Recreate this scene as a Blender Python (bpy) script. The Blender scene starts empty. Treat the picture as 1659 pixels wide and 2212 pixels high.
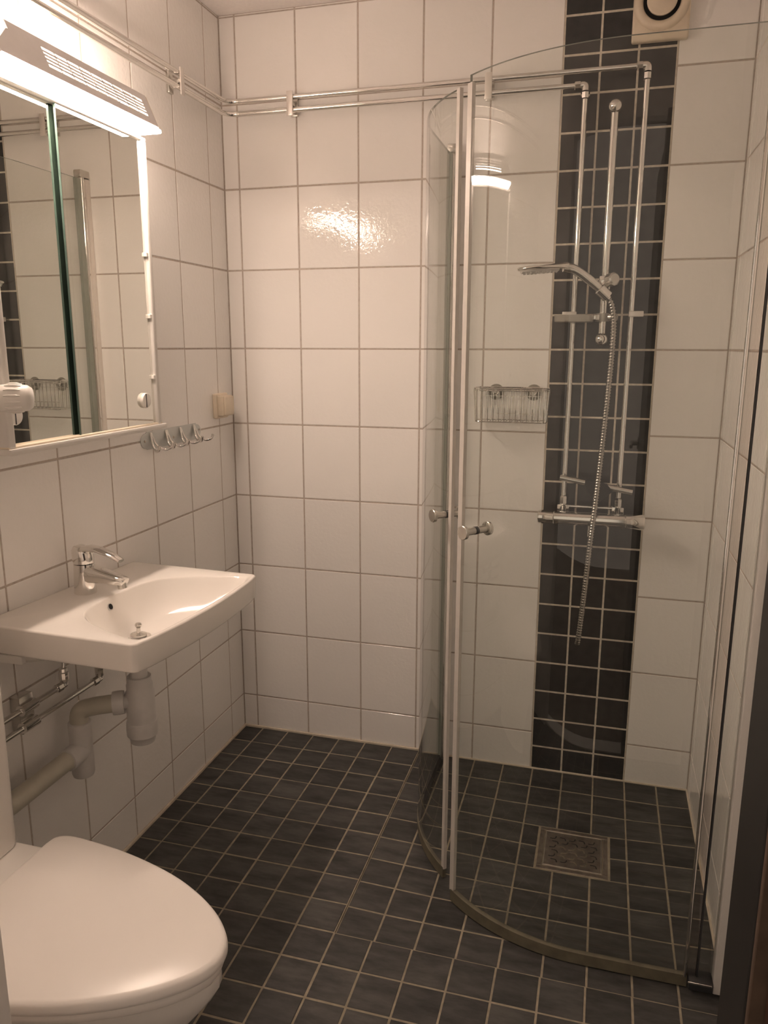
import bpy, bmesh, math, random
from mathutils import Vector, Matrix

random.seed(4)
PI = math.pi
scene = bpy.context.scene
COL = scene.collection

# ---------------------------------------------------------------- camera
cam_data = bpy.data.cameras.new('camera')
cam = bpy.data.objects.new('camera', cam_data)
COL.objects.link(cam)
cam.location = (1.2163, -2.4120, 1.3844)
RX, ROLL, RZ = 1.3591, 0.0024, 0.2745
cam.rotation_mode = 'QUATERNION'
M3 = Matrix.Rotation(RZ, 3, 'Z') @ Matrix.Rotation(RX, 3, 'X') @ Matrix.Rotation(ROLL, 3, 'Z')
cam.rotation_quaternion = M3.to_quaternion()
cam_data.sensor_fit = 'VERTICAL'
cam_data.sensor_height = 36.0
cam_data.lens = 36.0 * 1666.7 / 2212.0
cam_data.clip_start = 0.02
scene.camera = cam

# ---------------------------------------------------------------- world, exposure
world = bpy.data.worlds.new('world')
scene.world = world
world.use_nodes = True
wb = world.node_tree.nodes['Background']
wb.inputs[0].default_value = (1.0, 0.80, 0.64, 1)
wb.inputs[1].default_value = 0.46
vs = scene.view_settings
vs.view_transform = 'Standard'
vs.look = 'None'
vs.gamma = 1.0
vs.use_curve_mapping = False
vs.exposure = 0.54
scene.cycles.max_bounces = 16
scene.cycles.diffuse_bounces = 8
scene.cycles.transparent_max_bounces = 24
LAMP_COL = (1.0, 0.775, 0.625, 1)
TUBE_STRENGTH = 35.0
DIFF_STRENGTH = 70.0

# ---------------------------------------------------------------- materials
def new_mat(name):
    m = bpy.data.materials.new(name)
    m.use_nodes = True
    nt = m.node_tree
    return m, nt, nt.nodes['Principled BSDF']

def simple(name, col, rough=0.4, metal=0.0, noise=0.0, nscale=60.0, bump=0.0, bscale=80.0, coat=0.0, spec=0.5, rnd=0.0):
    m, nt, b = new_mat(name)
    N, L = nt.nodes, nt.links
    b.inputs['Base Color'].default_value = (*col, 1)
    b.inputs['Roughness'].default_value = rough
    b.inputs['Metallic'].default_value = metal
    b.inputs['Coat Weight'].default_value = coat
    b.inputs['Coat Roughness'].default_value = 0.08
    b.inputs['Specular IOR Level'].default_value = spec
    geo = N.new('ShaderNodeNewGeometry')
    src = None
    nz = N.new('ShaderNodeTexNoise')
    nz.inputs['Scale'].default_value = nscale
    nz.inputs['Detail'].default_value = 4
    L.new(geo.outputs['Position'], nz.inputs['Vector'])
    mr = N.new('ShaderNodeMapRange')
    mr.inputs['From Min'].default_value = 0.3
    mr.inputs['From Max'].default_value = 0.7
    mr.inputs['To Min'].default_value = 1 - noise
    mr.inputs['To Max'].default_value = 1 + noise
    L.new(nz.outputs['Fac'], mr.inputs['Value'])
    val = mr.outputs['Result']
    if rnd > 0:
        oi = N.new('ShaderNodeObjectInfo')
        mr2 = N.new('ShaderNodeMapRange')
        mr2.inputs['To Min'].default_value = 1 - rnd
        mr2.inputs['To Max'].default_value = 1 + rnd
        L.new(oi.outputs['Random'], mr2.inputs['Value'])
        mu = N.new('ShaderNodeMath'); mu.operation = 'MULTIPLY'
        L.new(val, mu.inputs[0]); L.new(mr2.outputs['Result'], mu.inputs[1])
        val = mu.outputs[0]
    mx = N.new('ShaderNodeVectorMath'); mx.operation = 'SCALE'
    mx.inputs[0].default_value = col
    L.new(val, mx.inputs['Scale'])
    L.new(mx.outputs['Vector'], b.inputs['Base Color'])
    if bump > 0:
        n2 = N.new('ShaderNodeTexNoise')
        n2.inputs['Scale'].default_value = bscale
        n2.inputs['Detail'].default_value = 2
        L.new(geo.outputs['Position'], n2.inputs['Vector'])
        bp = N.new('ShaderNodeBump')
        bp.inputs['Strength'].default_value = bump
        bp.inputs['Distance'].default_value = 0.002
        L.new(n2.outputs['Fac'], bp.inputs['Height'])
        L.new(bp.outputs['Normal'], b.inputs['Normal'])
        if coat > 0:
            L.new(bp.outputs['Normal'], b.inputs['Coat Normal'])
    return m

def emit_mat(name, col, strength):
    m, nt, b = new_mat(name)
    b.inputs['Base Color'].default_value = (0.8, 0.8, 0.8, 1)
    b.inputs['Emission Color'].default_value = col
    b.inputs['Emission Strength'].default_value = strength
    return m

def glass_mat(name, tint, refl=1.7, rough=0.0):
    m = bpy.data.materials.new(name); m.use_nodes = True
    nt = m.node_tree; N, L = nt.nodes, nt.links
    N.clear()
    out = N.new('ShaderNodeOutputMaterial')
    tr = N.new('ShaderNodeBsdfTransparent'); tr.inputs[0].default_value = (*tint, 1)
    gl = N.new('ShaderNodeBsdfGlossy'); gl.inputs['Roughness'].default_value = rough
    fr = N.new('ShaderNodeFresnel'); fr.inputs['IOR'].default_value = 1.5
    geo = N.new('ShaderNodeNewGeometry')
    inv = N.new('ShaderNodeMath'); inv.operation = 'SUBTRACT'; inv.inputs[0].default_value = 1
    L.new(geo.outputs['Backfacing'], inv.inputs[1])
    mu = N.new('ShaderNodeMath'); mu.operation = 'MULTIPLY'
    L.new(fr.outputs[0], mu.inputs[0]); L.new(inv.outputs[0], mu.inputs[1])
    m2 = N.new('ShaderNodeMath'); m2.operation = 'MULTIPLY'; m2.use_clamp = True
    m2.inputs[1].default_value = refl
    L.new(mu.outputs[0], m2.inputs[0])
    mix = N.new('ShaderNodeMixShader')
    L.new(m2.outputs[0], mix.inputs[0]); L.new(tr.outputs[0], mix.inputs[1]); L.new(gl.outputs[0], mix.inputs[2])
    L.new(mix.outputs[0], out.inputs[0])
    return m

def frosted_mat():
    m, nt, b = new_mat('frosted_plastic')
    N, L = nt.nodes, nt.links
    b.inputs['Base Color'].default_value = (0.55, 0.53, 0.50, 1)
    b.inputs['Roughness'].default_value = 0.25
    tr = N.new('ShaderNodeBsdfTransparent'); tr.inputs[0].default_value = (0.92, 0.91, 0.88, 1)
    mx = N.new('ShaderNodeMixShader'); mx.inputs[0].default_value = 0.42
    out = [n for n in N if n.type == 'OUTPUT_MATERIAL'][0]
    L.new(tr.outputs[0], mx.inputs[1]); L.new(b.outputs[0], mx.inputs[2]); L.new(mx.outputs[0], out.inputs[0])
    return m

def floor_tile_mat():
    m, nt, b = new_mat('charcoal_floor_tile')
    N, L = nt.nodes, nt.links
    geo = N.new('ShaderNodeNewGeometry')
    oi = N.new('ShaderNodeObjectInfo')
    off = N.new('ShaderNodeVectorMath'); off.operation = 'MULTIPLY_ADD'
    mp = N.new('ShaderNodeMapping')
    mp.inputs['Scale'].default_value = (8, 26, 10)
    L.new(geo.outputs['Position'], mp.inputs['Vector'])
    cb = N.new('ShaderNodeCombineXYZ')
    sc = N.new('ShaderNodeMath'); sc.operation = 'MULTIPLY'; sc.inputs[1].default_value = 37
    L.new(oi.outputs['Random'], sc.inputs[0]); L.new(sc.outputs[0], cb.inputs[0]); L.new(sc.outputs[0], cb.inputs[2])
    ad = N.new('ShaderNodeVectorMath'); ad.operation = 'ADD'
    L.new(mp.outputs[0], ad.inputs[0]); L.new(cb.outputs[0], ad.inputs[1])
    nz = N.new('ShaderNodeTexNoise'); nz.inputs['Scale'].default_value = 1.0
    nz.inputs['Detail'].default_value = 6; nz.inputs['Roughness'].default_value = 0.65
    L.new(ad.outputs[0], nz.inputs['Vector'])
    rp = N.new('ShaderNodeValToRGB')
    rp.color_ramp.elements[0].position = 0.32
    rp.color_ramp.elements[0].color = (0.021, 0.0205, 0.020, 1)
    rp.color_ramp.elements[1].position = 0.72
    rp.color_ramp.elements[1].color = (0.080, 0.078, 0.074, 1)
    L.new(nz.outputs['Fac'], rp.inputs[0])
    mr = N.new('ShaderNodeMapRange'); mr.inputs['To Min'].default_value = 0.82; mr.inputs['To Max'].default_value = 1.2
    L.new(oi.outputs['Random'], mr.inputs['Value'])
    vm = N.new('ShaderNodeVectorMath'); vm.operation = 'SCALE'
    L.new(rp.outputs[0], vm.inputs[0]); L.new(mr.outputs[0], vm.inputs['Scale'])
    L.new(vm.outputs[0], b.inputs['Base Color'])
    rr = N.new('ShaderNodeMapRange'); rr.inputs['To Min'].default_value = 0.62; rr.inputs['To Max'].default_value = 0.42
    L.new(nz.outputs['Fac'], rr.inputs['Value']); L.new(rr.outputs[0], b.inputs['Roughness'])
    bp = N.new('ShaderNodeBump'); bp.inputs['Strength'].default_value = 0.25; bp.inputs['Distance'].default_value = 0.001
    L.new(nz.outputs['Fac'], bp.inputs['Height']); L.new(bp.outputs[0], b.inputs['Normal'])
    return m

def hose_mat():
    return simple('ribbed_steel', (0.44, 0.42, 0.39), 0.22, 1.0)

def white_tile_mat():
    # glazed tile: faint waviness of the glaze, seen only in reflections
    m, nt, b = new_mat('white_wall_tile')
    N, L = nt.nodes, nt.links
    oi = N.new('ShaderNodeObjectInfo')
    geo = N.new('ShaderNodeNewGeometry')
    mr = N.new('ShaderNodeMapRange'); mr.inputs['To Min'].default_value = 0.97; mr.inputs['To Max'].default_value = 1.02
    L.new(oi.outputs['Random'], mr.inputs['Value'])
    vm = N.new('ShaderNodeVectorMath'); vm.operation = 'SCALE'; vm.inputs[0].default_value = (0.89, 0.873, 0.852)
    L.new(mr.outputs[0], vm.inputs['Scale']); L.new(vm.outputs[0], b.inputs['Base Color'])
    b.inputs['Roughness'].default_value = 0.065
    b.inputs['Specular IOR Level'].default_value = 0.38
    n1 = N.new('ShaderNodeTexNoise'); n1.inputs['Scale'].default_value = 85; n1.inputs['Detail'].default_value = 2
    n2 = N.new('ShaderNodeTexNoise'); n2.inputs['Scale'].default_value = 9; n2.inputs['Detail'].default_value = 1
    for n in (n1, n2): L.new(geo.outputs['Position'], n.inputs['Vector'])
    ma = N.new('ShaderNodeMath'); ma.operation = 'MULTIPLY_ADD'; ma.inputs[1].default_value = 1.0
    L.new(n1.outputs['Fac'], ma.inputs[0]); L.new(n2.outputs['Fac'], ma.inputs[2])
    bp = N.new('ShaderNodeBump'); bp.inputs['Strength'].default_value = 0.36; bp.inputs['Distance'].default_value = 0.0016
    L.new(ma.outputs[0], bp.inputs['Height']); L.new(bp.outputs[0], b.inputs['Normal'])
    return m

M = {}
M['tile'] = white_tile_mat()
M['dark'] = simple('dark_grey_wall_tile', (0.040, 0.0395, 0.040), 0.24, noise=0.18, nscale=30, bump=0.12, bscale=40, rnd=0.12)
M['floor'] = floor_tile_mat()
M['grout'] = simple('grey_grout', (0.49, 0.43, 0.385), 0.85, noise=0.12, nscale=90)
M['grout_light'] = simple('beige_grout', (0.60, 0.55, 0.47), 0.85, noise=0.15, nscale=70)
M['grout_floor'] = simple('floor_grout', (0.30, 0.26, 0.195), 0.9, noise=0.22, nscale=40)
M['silicone'] = simple('cream_silicone', (0.62, 0.55, 0.45), 0.6, noise=0.12, nscale=25)
M['paint'] = simple('white_paint', (0.83, 0.80, 0.77), 0.55, noise=0.02, nscale=14)
M['ceil'] = simple('ceiling_paint', (0.86, 0.82, 0.80), 0.8, noise=0.03, nscale=120)
M['porcelain'] = simple('white_porcelain', (0.84, 0.81, 0.77), 0.09, noise=0.008, nscale=5)
M['lid'] = simple('white_seat_plastic', (0.88, 0.84, 0.80), 0.28, noise=0.008, nscale=5)
M['chrome'] = simple('chrome', (0.80, 0.78, 0.75), 0.07, 1.0, noise=0.02, nscale=20)
M['steel'] = simple('satin_steel', (0.64, 0.62, 0.58), 0.27, 1.0, noise=0.06, nscale=60)
M['drainsteel'] = simple('worn_drain_steel', (0.42, 0.37, 0.325), 0.40, 1.0, noise=0.25, nscale=45)
M['lime'] = simple('lime_filled_slot', (0.20, 0.17, 0.12), 0.6, noise=0.4, nscale=200)
M['black'] = simple('black_void', (0.008, 0.008, 0.008), 0.8)
M['alu'] = simple('pale_aluminium', (0.78, 0.74, 0.70), 0.32, 0.55, noise=0.03, nscale=30)
M['plate'] = simple('pale_grey_plate', (0.56, 0.58, 0.57), 0.3, 0.25)
M['seal'] = simple('pale_plastic_seal', (0.60, 0.57, 0.53), 0.35, noise=0.03)
M['white_plastic'] = simple('white_plastic', (0.78, 0.76, 0.72), 0.32, noise=0.015)
M['cream_plastic'] = simple('cream_plastic', (0.73, 0.64, 0.51), 0.38, noise=0.03)
M['grey_plastic'] = simple('light_grey_plastic', (0.66, 0.645, 0.63), 0.4, noise=0.03)
M['grey_pipe'] = simple('greyish_pipe_plastic', (0.54, 0.515, 0.44), 0.38, noise=0.05, nscale=25)
M['white_metal'] = simple('white_enamel', (0.70, 0.68, 0.65), 0.3, noise=0.015)
M['lamp_metal'] = simple('lamp_white_enamel', (0.78, 0.76, 0.76), 0.4, noise=0.015)
M['mirror'] = simple('mirror_silver', (0.80, 0.80, 0.755), 0.006, 1.0)
M['glass_edge'] = simple('green_glass_edge', (0.09, 0.145, 0.125), 0.15, noise=0.1, nscale=12)
M['grey_green'] = simple('grey_green_vinyl', (0.27, 0.29, 0.255), 0.3)
M['pane_edge'] = simple('pale_glass_edge', (0.30, 0.32, 0.29), 0.2, noise=0.1)
M['glass'] = glass_mat('shower_glass', (0.972, 0.982, 0.970), 1.75)
M['acrylic'] = glass_mat('clear_acrylic', (0.74, 0.73, 0.70), 2.4, 0.08)
M['frosted'] = frosted_mat()
M['clear_seal'] = glass_mat('clear_vinyl_seal', (0.94, 0.925, 0.90), 1.6, 0.12)
M['drag'] = simple('yellowed_vinyl', (0.145, 0.13, 0.09), 0.45, noise=0.2, nscale=30)
M['brown'] = simple('dark_brown_wood', (0.030, 0.013, 0.008), 0.45, noise=0.3, nscale=25)
M['brown_edge'] = simple('worn_brown_edge', (0.10, 0.065, 0.045), 0.5, noise=0.2)
M['darkframe'] = simple('black_brown_frame', (0.008, 0.007, 0.0065), 0.5, noise=0.2)
M['rubber'] = simple('dark_rubber', (0.03, 0.03, 0.032), 0.5)
M['hose'] = hose_mat()
M['tube'] = emit_mat('glowing_tube', LAMP_COL, TUBE_STRENGTH)
M['diffuser'] = emit_mat('glowing_diffuser', LAMP_COL, DIFF_STRENGTH)
M['hall'] = simple('hall_floor', (0.10, 0.065, 0.04), 0.5, noise=0.2, nscale=8)

# ---------------------------------------------------------------- mesh helpers (world coordinates)
ORG = {}   # object -> world origin

def finish(bm, name, mat, parent=None, smooth=None, org=None, mats=None):
    """link bm (world coords) as one mesh object"""
    bmesh.ops.remove_doubles(bm, verts=bm.verts, dist=1e-6)
    bmesh.ops.recalc_face_normals(bm, faces=bm.faces)
    if parent is not None:
        base = ORG[parent]
        o_loc = Vector((0, 0, 0)); sub = base; myorg = base
    else:
        if org is None:
            xs = [v.co for v in bm.verts]
            lo = Vector((min(v.x for v in xs), min(v.y for v in xs), min(v.z for v in xs)))
            hi = Vector((max(v.x for v in xs), max(v.y for v in xs), max(v.z for v in xs)))
            org = Vector(((lo.x + hi.x) / 2, (lo.y + hi.y) / 2, lo.z))
        sub = Vector(org); o_loc = sub; myorg = sub
    for v in bm.verts: v.co -= sub
    me = bpy.data.meshes.new(name)
    bm.to_mesh(me); bm.free()
    for mm in (mats or [mat]): me.materials.append(mm)
    if smooth is not None:
        for p in me.polygons: p.use_smooth = True
        try:
            me.set_sharp_from_angle(angle=math.radians(smooth))
        except Exception:
            pass
    o = bpy.data.objects.new(name, me)
    COL.objects.link(o)
    o.location = o_loc
    if parent is not None: o.parent = parent
    ORG[o] = myorg
    return o

def thing(name, label, cat, loc, group=None):
    o = bpy.data.objects.new(name, None)
    o.empty_display_size = 0.05
    COL.objects.link(o); o.location = loc
    o['label'] = label; o['category'] = cat
    if group: o['group'] = group
    ORG[o] = Vector(loc)
    return o

def tag(o, label, cat, group=None):
    o['label'] = label; o['category'] = cat
    if group: o['group'] = group
    return o

def struct(o):
    o['kind'] = 'structure'
    return o

def box(bm, x0, x1, y0, y1, z0, z1, bev=0.0, seg=2):
    t = bmesh.new()
    bmesh.ops.create_cube(t, size=1.0)
    for v in t.verts:
        v.co = Vector(((x0 + x1) / 2 + v.co.x * (x1 - x0), (y0 + y1) / 2 + v.co.y * (y1 - y0), (z0 + z1) / 2 + v.co.z * (z1 - z0)))
    if bev > 0:
        bmesh.ops.bevel(t, geom=t.edges[:], offset=bev, segments=seg, affect='EDGES', profile=0.5)
    me = bpy.data.meshes.new('tmp'); t.to_mesh(me); t.free()
    bm.from_mesh(me); bpy.data.meshes.remove(me)
    return bm

def BOX(*a, **k): return box(bmesh.new(), *a, **k)

def xform(bm, fn):
    for v in bm.verts: v.co = Vector(fn(v.co))
    return bm

def tube(bm, pts, r, seg=12, caps=True):
    pts = [Vector(p) for p in pts]
    n = len(pts)
    rs = r if isinstance(r, (list, tuple)) else [r] * n
    tang = []
    for i in range(n):
        a = pts[max(i - 1, 0)]; b = pts[min(i + 1, n - 1)]
        tang.append((b - a).normalized())
    t0 = tang[0]
    up = Vector((0, 0, 1)) if abs(t0.z) < 0.9 else Vector((1, 0, 0))
    nrm = (up - t0 * up.dot(t0)).normalized()
    rings = []
    for i in range(n):
        t = tang[i]
        nrm = (nrm - t * nrm.dot(t)).normalized()
        bi = t.cross(nrm)
        rings.append([bm.verts.new(pts[i] + (nrm * math.cos(2 * PI * k / seg) + bi * math.sin(2 * PI * k / seg)) * rs[i]) for k in range(seg)])
    for i in range(n - 1):
        for k in range(seg):
            bm.faces.new((rings[i][k], rings[i][(k + 1) % seg], rings[i + 1][(k + 1) % seg], rings[i + 1][k]))
    if caps:
        bm.faces.new(rings[0][::-1]); bm.faces.new(rings[-1])
    return bm

def TUBE(*a, **k): return tube(bmesh.new(), *a, **k)

def lathe(bm, prof, origin, axis=(0, 0, 1), seg=24):
    """prof: (radius, height along axis)"""
    ax = Vector(axis).normalized()
    up = Vector((0, 0, 1)) if abs(ax.z) < 0.9 else Vector((1, 0, 0))
    u = (up - ax * up.dot(ax)).normalized(); w = ax.cross(u)
    o = Vector(origin)
    rings = []
    for r, h in prof:
        if r < 1e-6:
            rings.append([bm.verts.new(o + ax * h)])
        else:
            rings.append([bm.verts.new(o + ax * h + (u * math.cos(2 * PI * k / seg) + w * math.sin(2 * PI * k / seg)) * r) for k in range(seg)])
    for a, b in zip(rings[:-1], rings[1:]):
        for k in range(seg):
            k2 = (k + 1) % seg
            if len(a) == 1 and len(b) == 1: continue
            if len(a) == 1: bm.faces.new((a[0], b[k2], b[k]))
            elif len(b) == 1: bm.faces.new((a[k], a[k2], b[0]))
            else: bm.faces.new((a[k], a[k2], b[k2], b[k]))
    if len(rings[0]) > 1: bm.faces.new(rings[0][::-1])
    if len(rings[-1]) > 1: bm.faces.new(rings[-1])
    return bm

def LATHE(*a, **k): return lathe(bmesh.new(), *a, **k)

def loft(bm, loops, cap0=True, cap1=True):
    rings = [[bm.verts.new(p) for p in lp] for lp in loops]
    n = len(rings[0])
    for a, b in zip(rings[:-1], rings[1:]):
        for k in range(n):
            bm.faces.new((a[k], a[(k + 1) % n], b[(k + 1) % n], b[k]))
    if cap0: bm.faces.new(rings[0][::-1])
    if cap1: bm.faces.new(rings[-1])
    return bm

def arc(c, r, a0, a1, n, fn):
    return [fn(c, r, math.radians(a0 + (a1 - a0) * i / n)) for i in range(n + 1)]

def fillet(pts, r, n=6):
    """round the corners of a polyline"""
    P = [Vector(p) for p in pts]
    out = [P[0]]
    for i in range(1, len(P) - 1):
        a = (P[i - 1] - P[i]); b = (P[i + 1] - P[i])
        la, lb = a.length, b.length
        a.normalize(); b.normalize()
        ang = a.angle(b)
        d = min(r / math.tan(ang / 2), la * 0.49, lb * 0.49)
        p0 = P[i] + a * d; p1 = P[i] + b * d
        for k in range(n + 1):
            t = k / n
            out.append((1 - t) ** 2 * p0 + 2 * t * (1 - t) * P[i] + t * t * p1)
    out.append(P[-1])
    return out

def spline(pts, n=8):
    P = [Vector(p) for p in pts]
    P = [P[0] * 2 - P[1]] + P + [P[-1] * 2 - P[-2]]
    out = []
    for i in range(1, len(P) - 2):
        for k in range(n):
            t = k / n
            p0, p1, p2, p3 = P[i - 1:i + 3]
            out.append(0.5 * ((2 * p1) + (p2 - p0) * t + (2 * p0 - 5 * p1 + 4 * p2 - p3) * t * t + (3 * p1 - p0 - 3 * p2 + p3) * t ** 3))
    out.append(P[-2])
    return out

# ---------------------------------------------------------------- room data
W = 1.549         # room width
H = 2.38          # ceiling
D = 1.80          # room depth (front wall inner face at y = -D)
A0, PW = 0.0532, 0.20
B0, PH = 0.1264, 0.2498
XL, XR = 1.0531, 1.3535     # dark strip
JT = 0.0024       # half joint
TH = 0.0045       # tile thickness shown
REC = 0.0010      # grout recess

# ---------------------------------------------------------------- the setting
wall_back = struct(finish(BOX(-0.12, W + 0.12, REC, 0.12, -0.05, H + 0.02), 'wall_back', M['grout']))
wall_left = struct(finish(BOX(-0.12, -REC, -2.0, REC, -0.05, H + 0.02), 'wall_left', M['grout']))
wall_right = struct(finish(BOX(W + REC, W + 0.12, -2.0, REC, -0.05, H + 0.02), 'wall_right', M['grout']))
DX0, DX1, DH = 0.575, 1.36, 2.06   # doorway
bm = bmesh.new()
box(bm, 0, DX0, -D - 0.09, -D, 0.0, H)
box(bm, DX1, W, -D - 0.09, -D, 0.0, H)
box(bm, DX0, DX1, -D - 0.09, -D, DH, H)
wall_front = struct(finish(bm, 'wall_front', M['paint']))
ceiling = struct(finish(BOX(-0.12, W + 0.12, -2.0, 0.12, H, H + 0.1), 'ceiling', M['ceil']))

# light grout bed behind the dark strip
strip_bed = finish(BOX(XL - 0.001, XR + 0.001, REC - 0.0004, REC + 0.004, -0.02, H), 'strip_grout', M['grout_light'], parent=wall_back)

# tiles --------------------------------------------------------------
MESH = {}
def tile_mesh(w, h, axis, mat, ch=0.0011, th=TH):
    """tile of w x h, front face at 0, facing: 'back' -y, 'left' +x, 'right' -x, 'up' +z"""
    key = (round(w, 4), round(h, 4), axis, mat)
    if key in MESH: return MESH[key]
    a, b = w / 2, h / 2
    vs_, fs = [], []
    for (d, q) in ((-th, 0.0), (-ch, 0.0), (0.0, ch)):
        for sx, sy in ((-1, -1), (1, -1), (1, 1), (-1, 1)):
            vs_.append((sx * (a - q), sy * (b - q), d))
    for l in range(2):
        for k in range(4):
            i = l * 4 + k; j = l * 4 + (k + 1) % 4
            fs.append((i, j, j + 4, i + 4))
    fs.append((8, 9, 10, 11))
    conv = {'back': lambda u, v, d: (u, -d, v), 'left': lambda u, v, d: (d, u, v),
            'right': lambda u, v, d: (-d, -u, v), 'up': lambda u, v, d: (u, v, d)}[axis]
    me = bpy.data.meshes.new('tile_' + axis)
    me.from_pydata([conv(*p) for p in vs_], [], fs)
    me.materials.append(M[mat]); me.update()
    MESH[key] = me
    return me

def put_tile(name, me, parent, loc):
    o = bpy.data.objects.new(name, me)
    COL.objects.link(o)
    o.parent = parent
    o.location = Vector(loc) - ORG[parent]
    return o

def spans(lo, hi, joints):
    e = [lo] + [j for j in joints if lo + 0.004 < j < hi - 0.004] + [hi]
    return list(zip(e[:-1], e[1:]))

rowj = [B0 + PH * k for k in range(0, 10)]
Z0 = 0.004
rows = spans(Z0, H - 0.001, rowj)
# back wall, white
colj = [A0 + PW * k for k in range(0, 6)]
for (x0, x1) in spans(0.0, XL, colj) + [(XR, W)]:
    for (z0, z1) in rows:
        zz = z0 if not (x0 > 0.6 and z0 == Z0) else -0.008
        me = tile_mesh(x1 - x0 - 2 * JT, z1 - zz - 2 * JT, 'back', 'tile')
        put_tile('wall_tile', me, wall_back, ((x0 + x1) / 2, 0, (zz + z1) / 2))
# back wall, dark strip
zc = B0 + PH * 5
dj = sorted([zc + 0.0999 * k for k in range(-14, 12)])
for k in range(3):
    x0 = XL + (XR - XL) / 3 * k; x1 = x0 + (XR - XL) / 3
    for (z0, z1) in spans(-0.010, H - 0.001, dj):
        me = tile_mesh(x1 - x0 - 2 * JT, z1 - z0 - 2 * JT, 'back', 'dark')
        put_tile('dark_wall_tile', me, wall_back, ((x0 + x1) / 2, 0, (z0 + z1) / 2))
# left wall
lj = [-(0.0996 + PW * k) for k in range(0, 10)]
for (y0, y1) in spans(-D, 0.0, sorted(lj)):
    for (z0, z1) in rows:
        me = tile_mesh(y1 - y0 - 2 * JT, z1 - z0 - 2 * JT, 'left', 'tile')
        put_tile('wall_tile', me, wall_left, (0, (y0 + y1) / 2, (z0 + z1) / 2))
# right wall
rj = [-(0.058 + PW * k) for k in range(0, 10)]
for (y0, y1) in spans(-D, 0.0, sorted(rj)):
    for (z0, z1) in rows:
        zz = z0 if z0 != Z0 else -0.008
        me = tile_mesh(y1 - y0 - 2 * JT, z1 - zz - 2 * JT, 'right', 'tile')
        put_tile('wall_tile', me, wall_right, (W, (y0 + y1) / 2, (zz + z1) / 2))

# floor ---------------------------------------------------------------
FX, FY, FP = 0.0760, 0.1065, 0.0986
BX = FX + 6 * FP            # break line to the shower field
BY = -(FY + 8 * FP)         # its front edge
DRX0, DRX1, DRY0, DRY1 = 1.110, 1.307, -0.499, -0.302
def shz(x, y):
    """height of the sloping shower field"""
    cx = min(max(x, DRX0), DRX1); cy = min(max(y, DRY0), DRY1)
    dx = (cx - x) / (DRX0 - BX) if x < cx else (x - cx) / (W - DRX1)
    dy = (y - cy) / (0 - DRY1) if y > cy else (cy - y) / (DRY0 - BY)
    t = max(abs(dx), abs(dy), 0.0)
    return -0.0175 + 0.0125 * min(t, 1.0)

bm = bmesh.new()
# grout bed: flat part
box(bm, -0.12, BX, -2.0, 0.1, -0.05, -REC)
box(bm, BX, W + 0.12, -2.0, BY, -0.05, -REC)
floor = struct(finish(bm, 'floor', M['grout_floor']))
bm = bmesh.new()
nx, ny = 28, 28
vv = [[bm.verts.new((BX + (W + 0.01 - BX) * i / nx, BY + (0.008 - BY) * j / ny,
        shz(min(BX + (W + 0.01 - BX) * i / nx, W), min(BY + (0.008 - BY) * j / ny, 0)) - REC)) for j in range(ny + 1)] for i in range(nx + 1)]
for i in range(nx):
    for j in range(ny):
        bm.faces.new((vv[i][j], vv[i + 1][j], vv[i + 1][j + 1], vv[i][j + 1]))
finish(bm, 'shower_grout_bed', M['grout_floor'], parent=floor, smooth=60)

def sheared_tile(name, x0, x1, y0, y1, parent, zf, ch=0.0012):
    g = JT * 0.95
    x0 += g; x1 -= g; y0 += g; y1 -= g
    v = []
    for d, q in ((-0.006, 0), (-ch, 0), (0, ch)):
        for (x, y) in ((x0 + q, y0 + q), (x1 - q, y0 + q), (x1 - q, y1 - q), (x0 + q, y1 - q)):
            v.append((x, y, zf(x, y) + d))
    c = Vector(((x0 + x1) / 2, (y0 + y1) / 2, zf((x0 + x1) / 2, (y0 + y1) / 2)))
    f = []
    for l in range(2):
        for k in range(4):
            i = l * 4 + k; j = l * 4 + (k + 1) % 4
            f.append((i, j, j + 4, i + 4))
    f.append((8, 9, 10, 11))
    me = bpy.data.meshes.new('floor_tile')
    me.from_pydata([tuple(Vector(p) - c) for p in v], [], f)
    me.materials.append(M['floor']); me.update()
    o = bpy.data.objects.new(name, me); COL.objects.link(o)
    o.parent = parent; o.location = c - ORG[parent]
    return o

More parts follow.
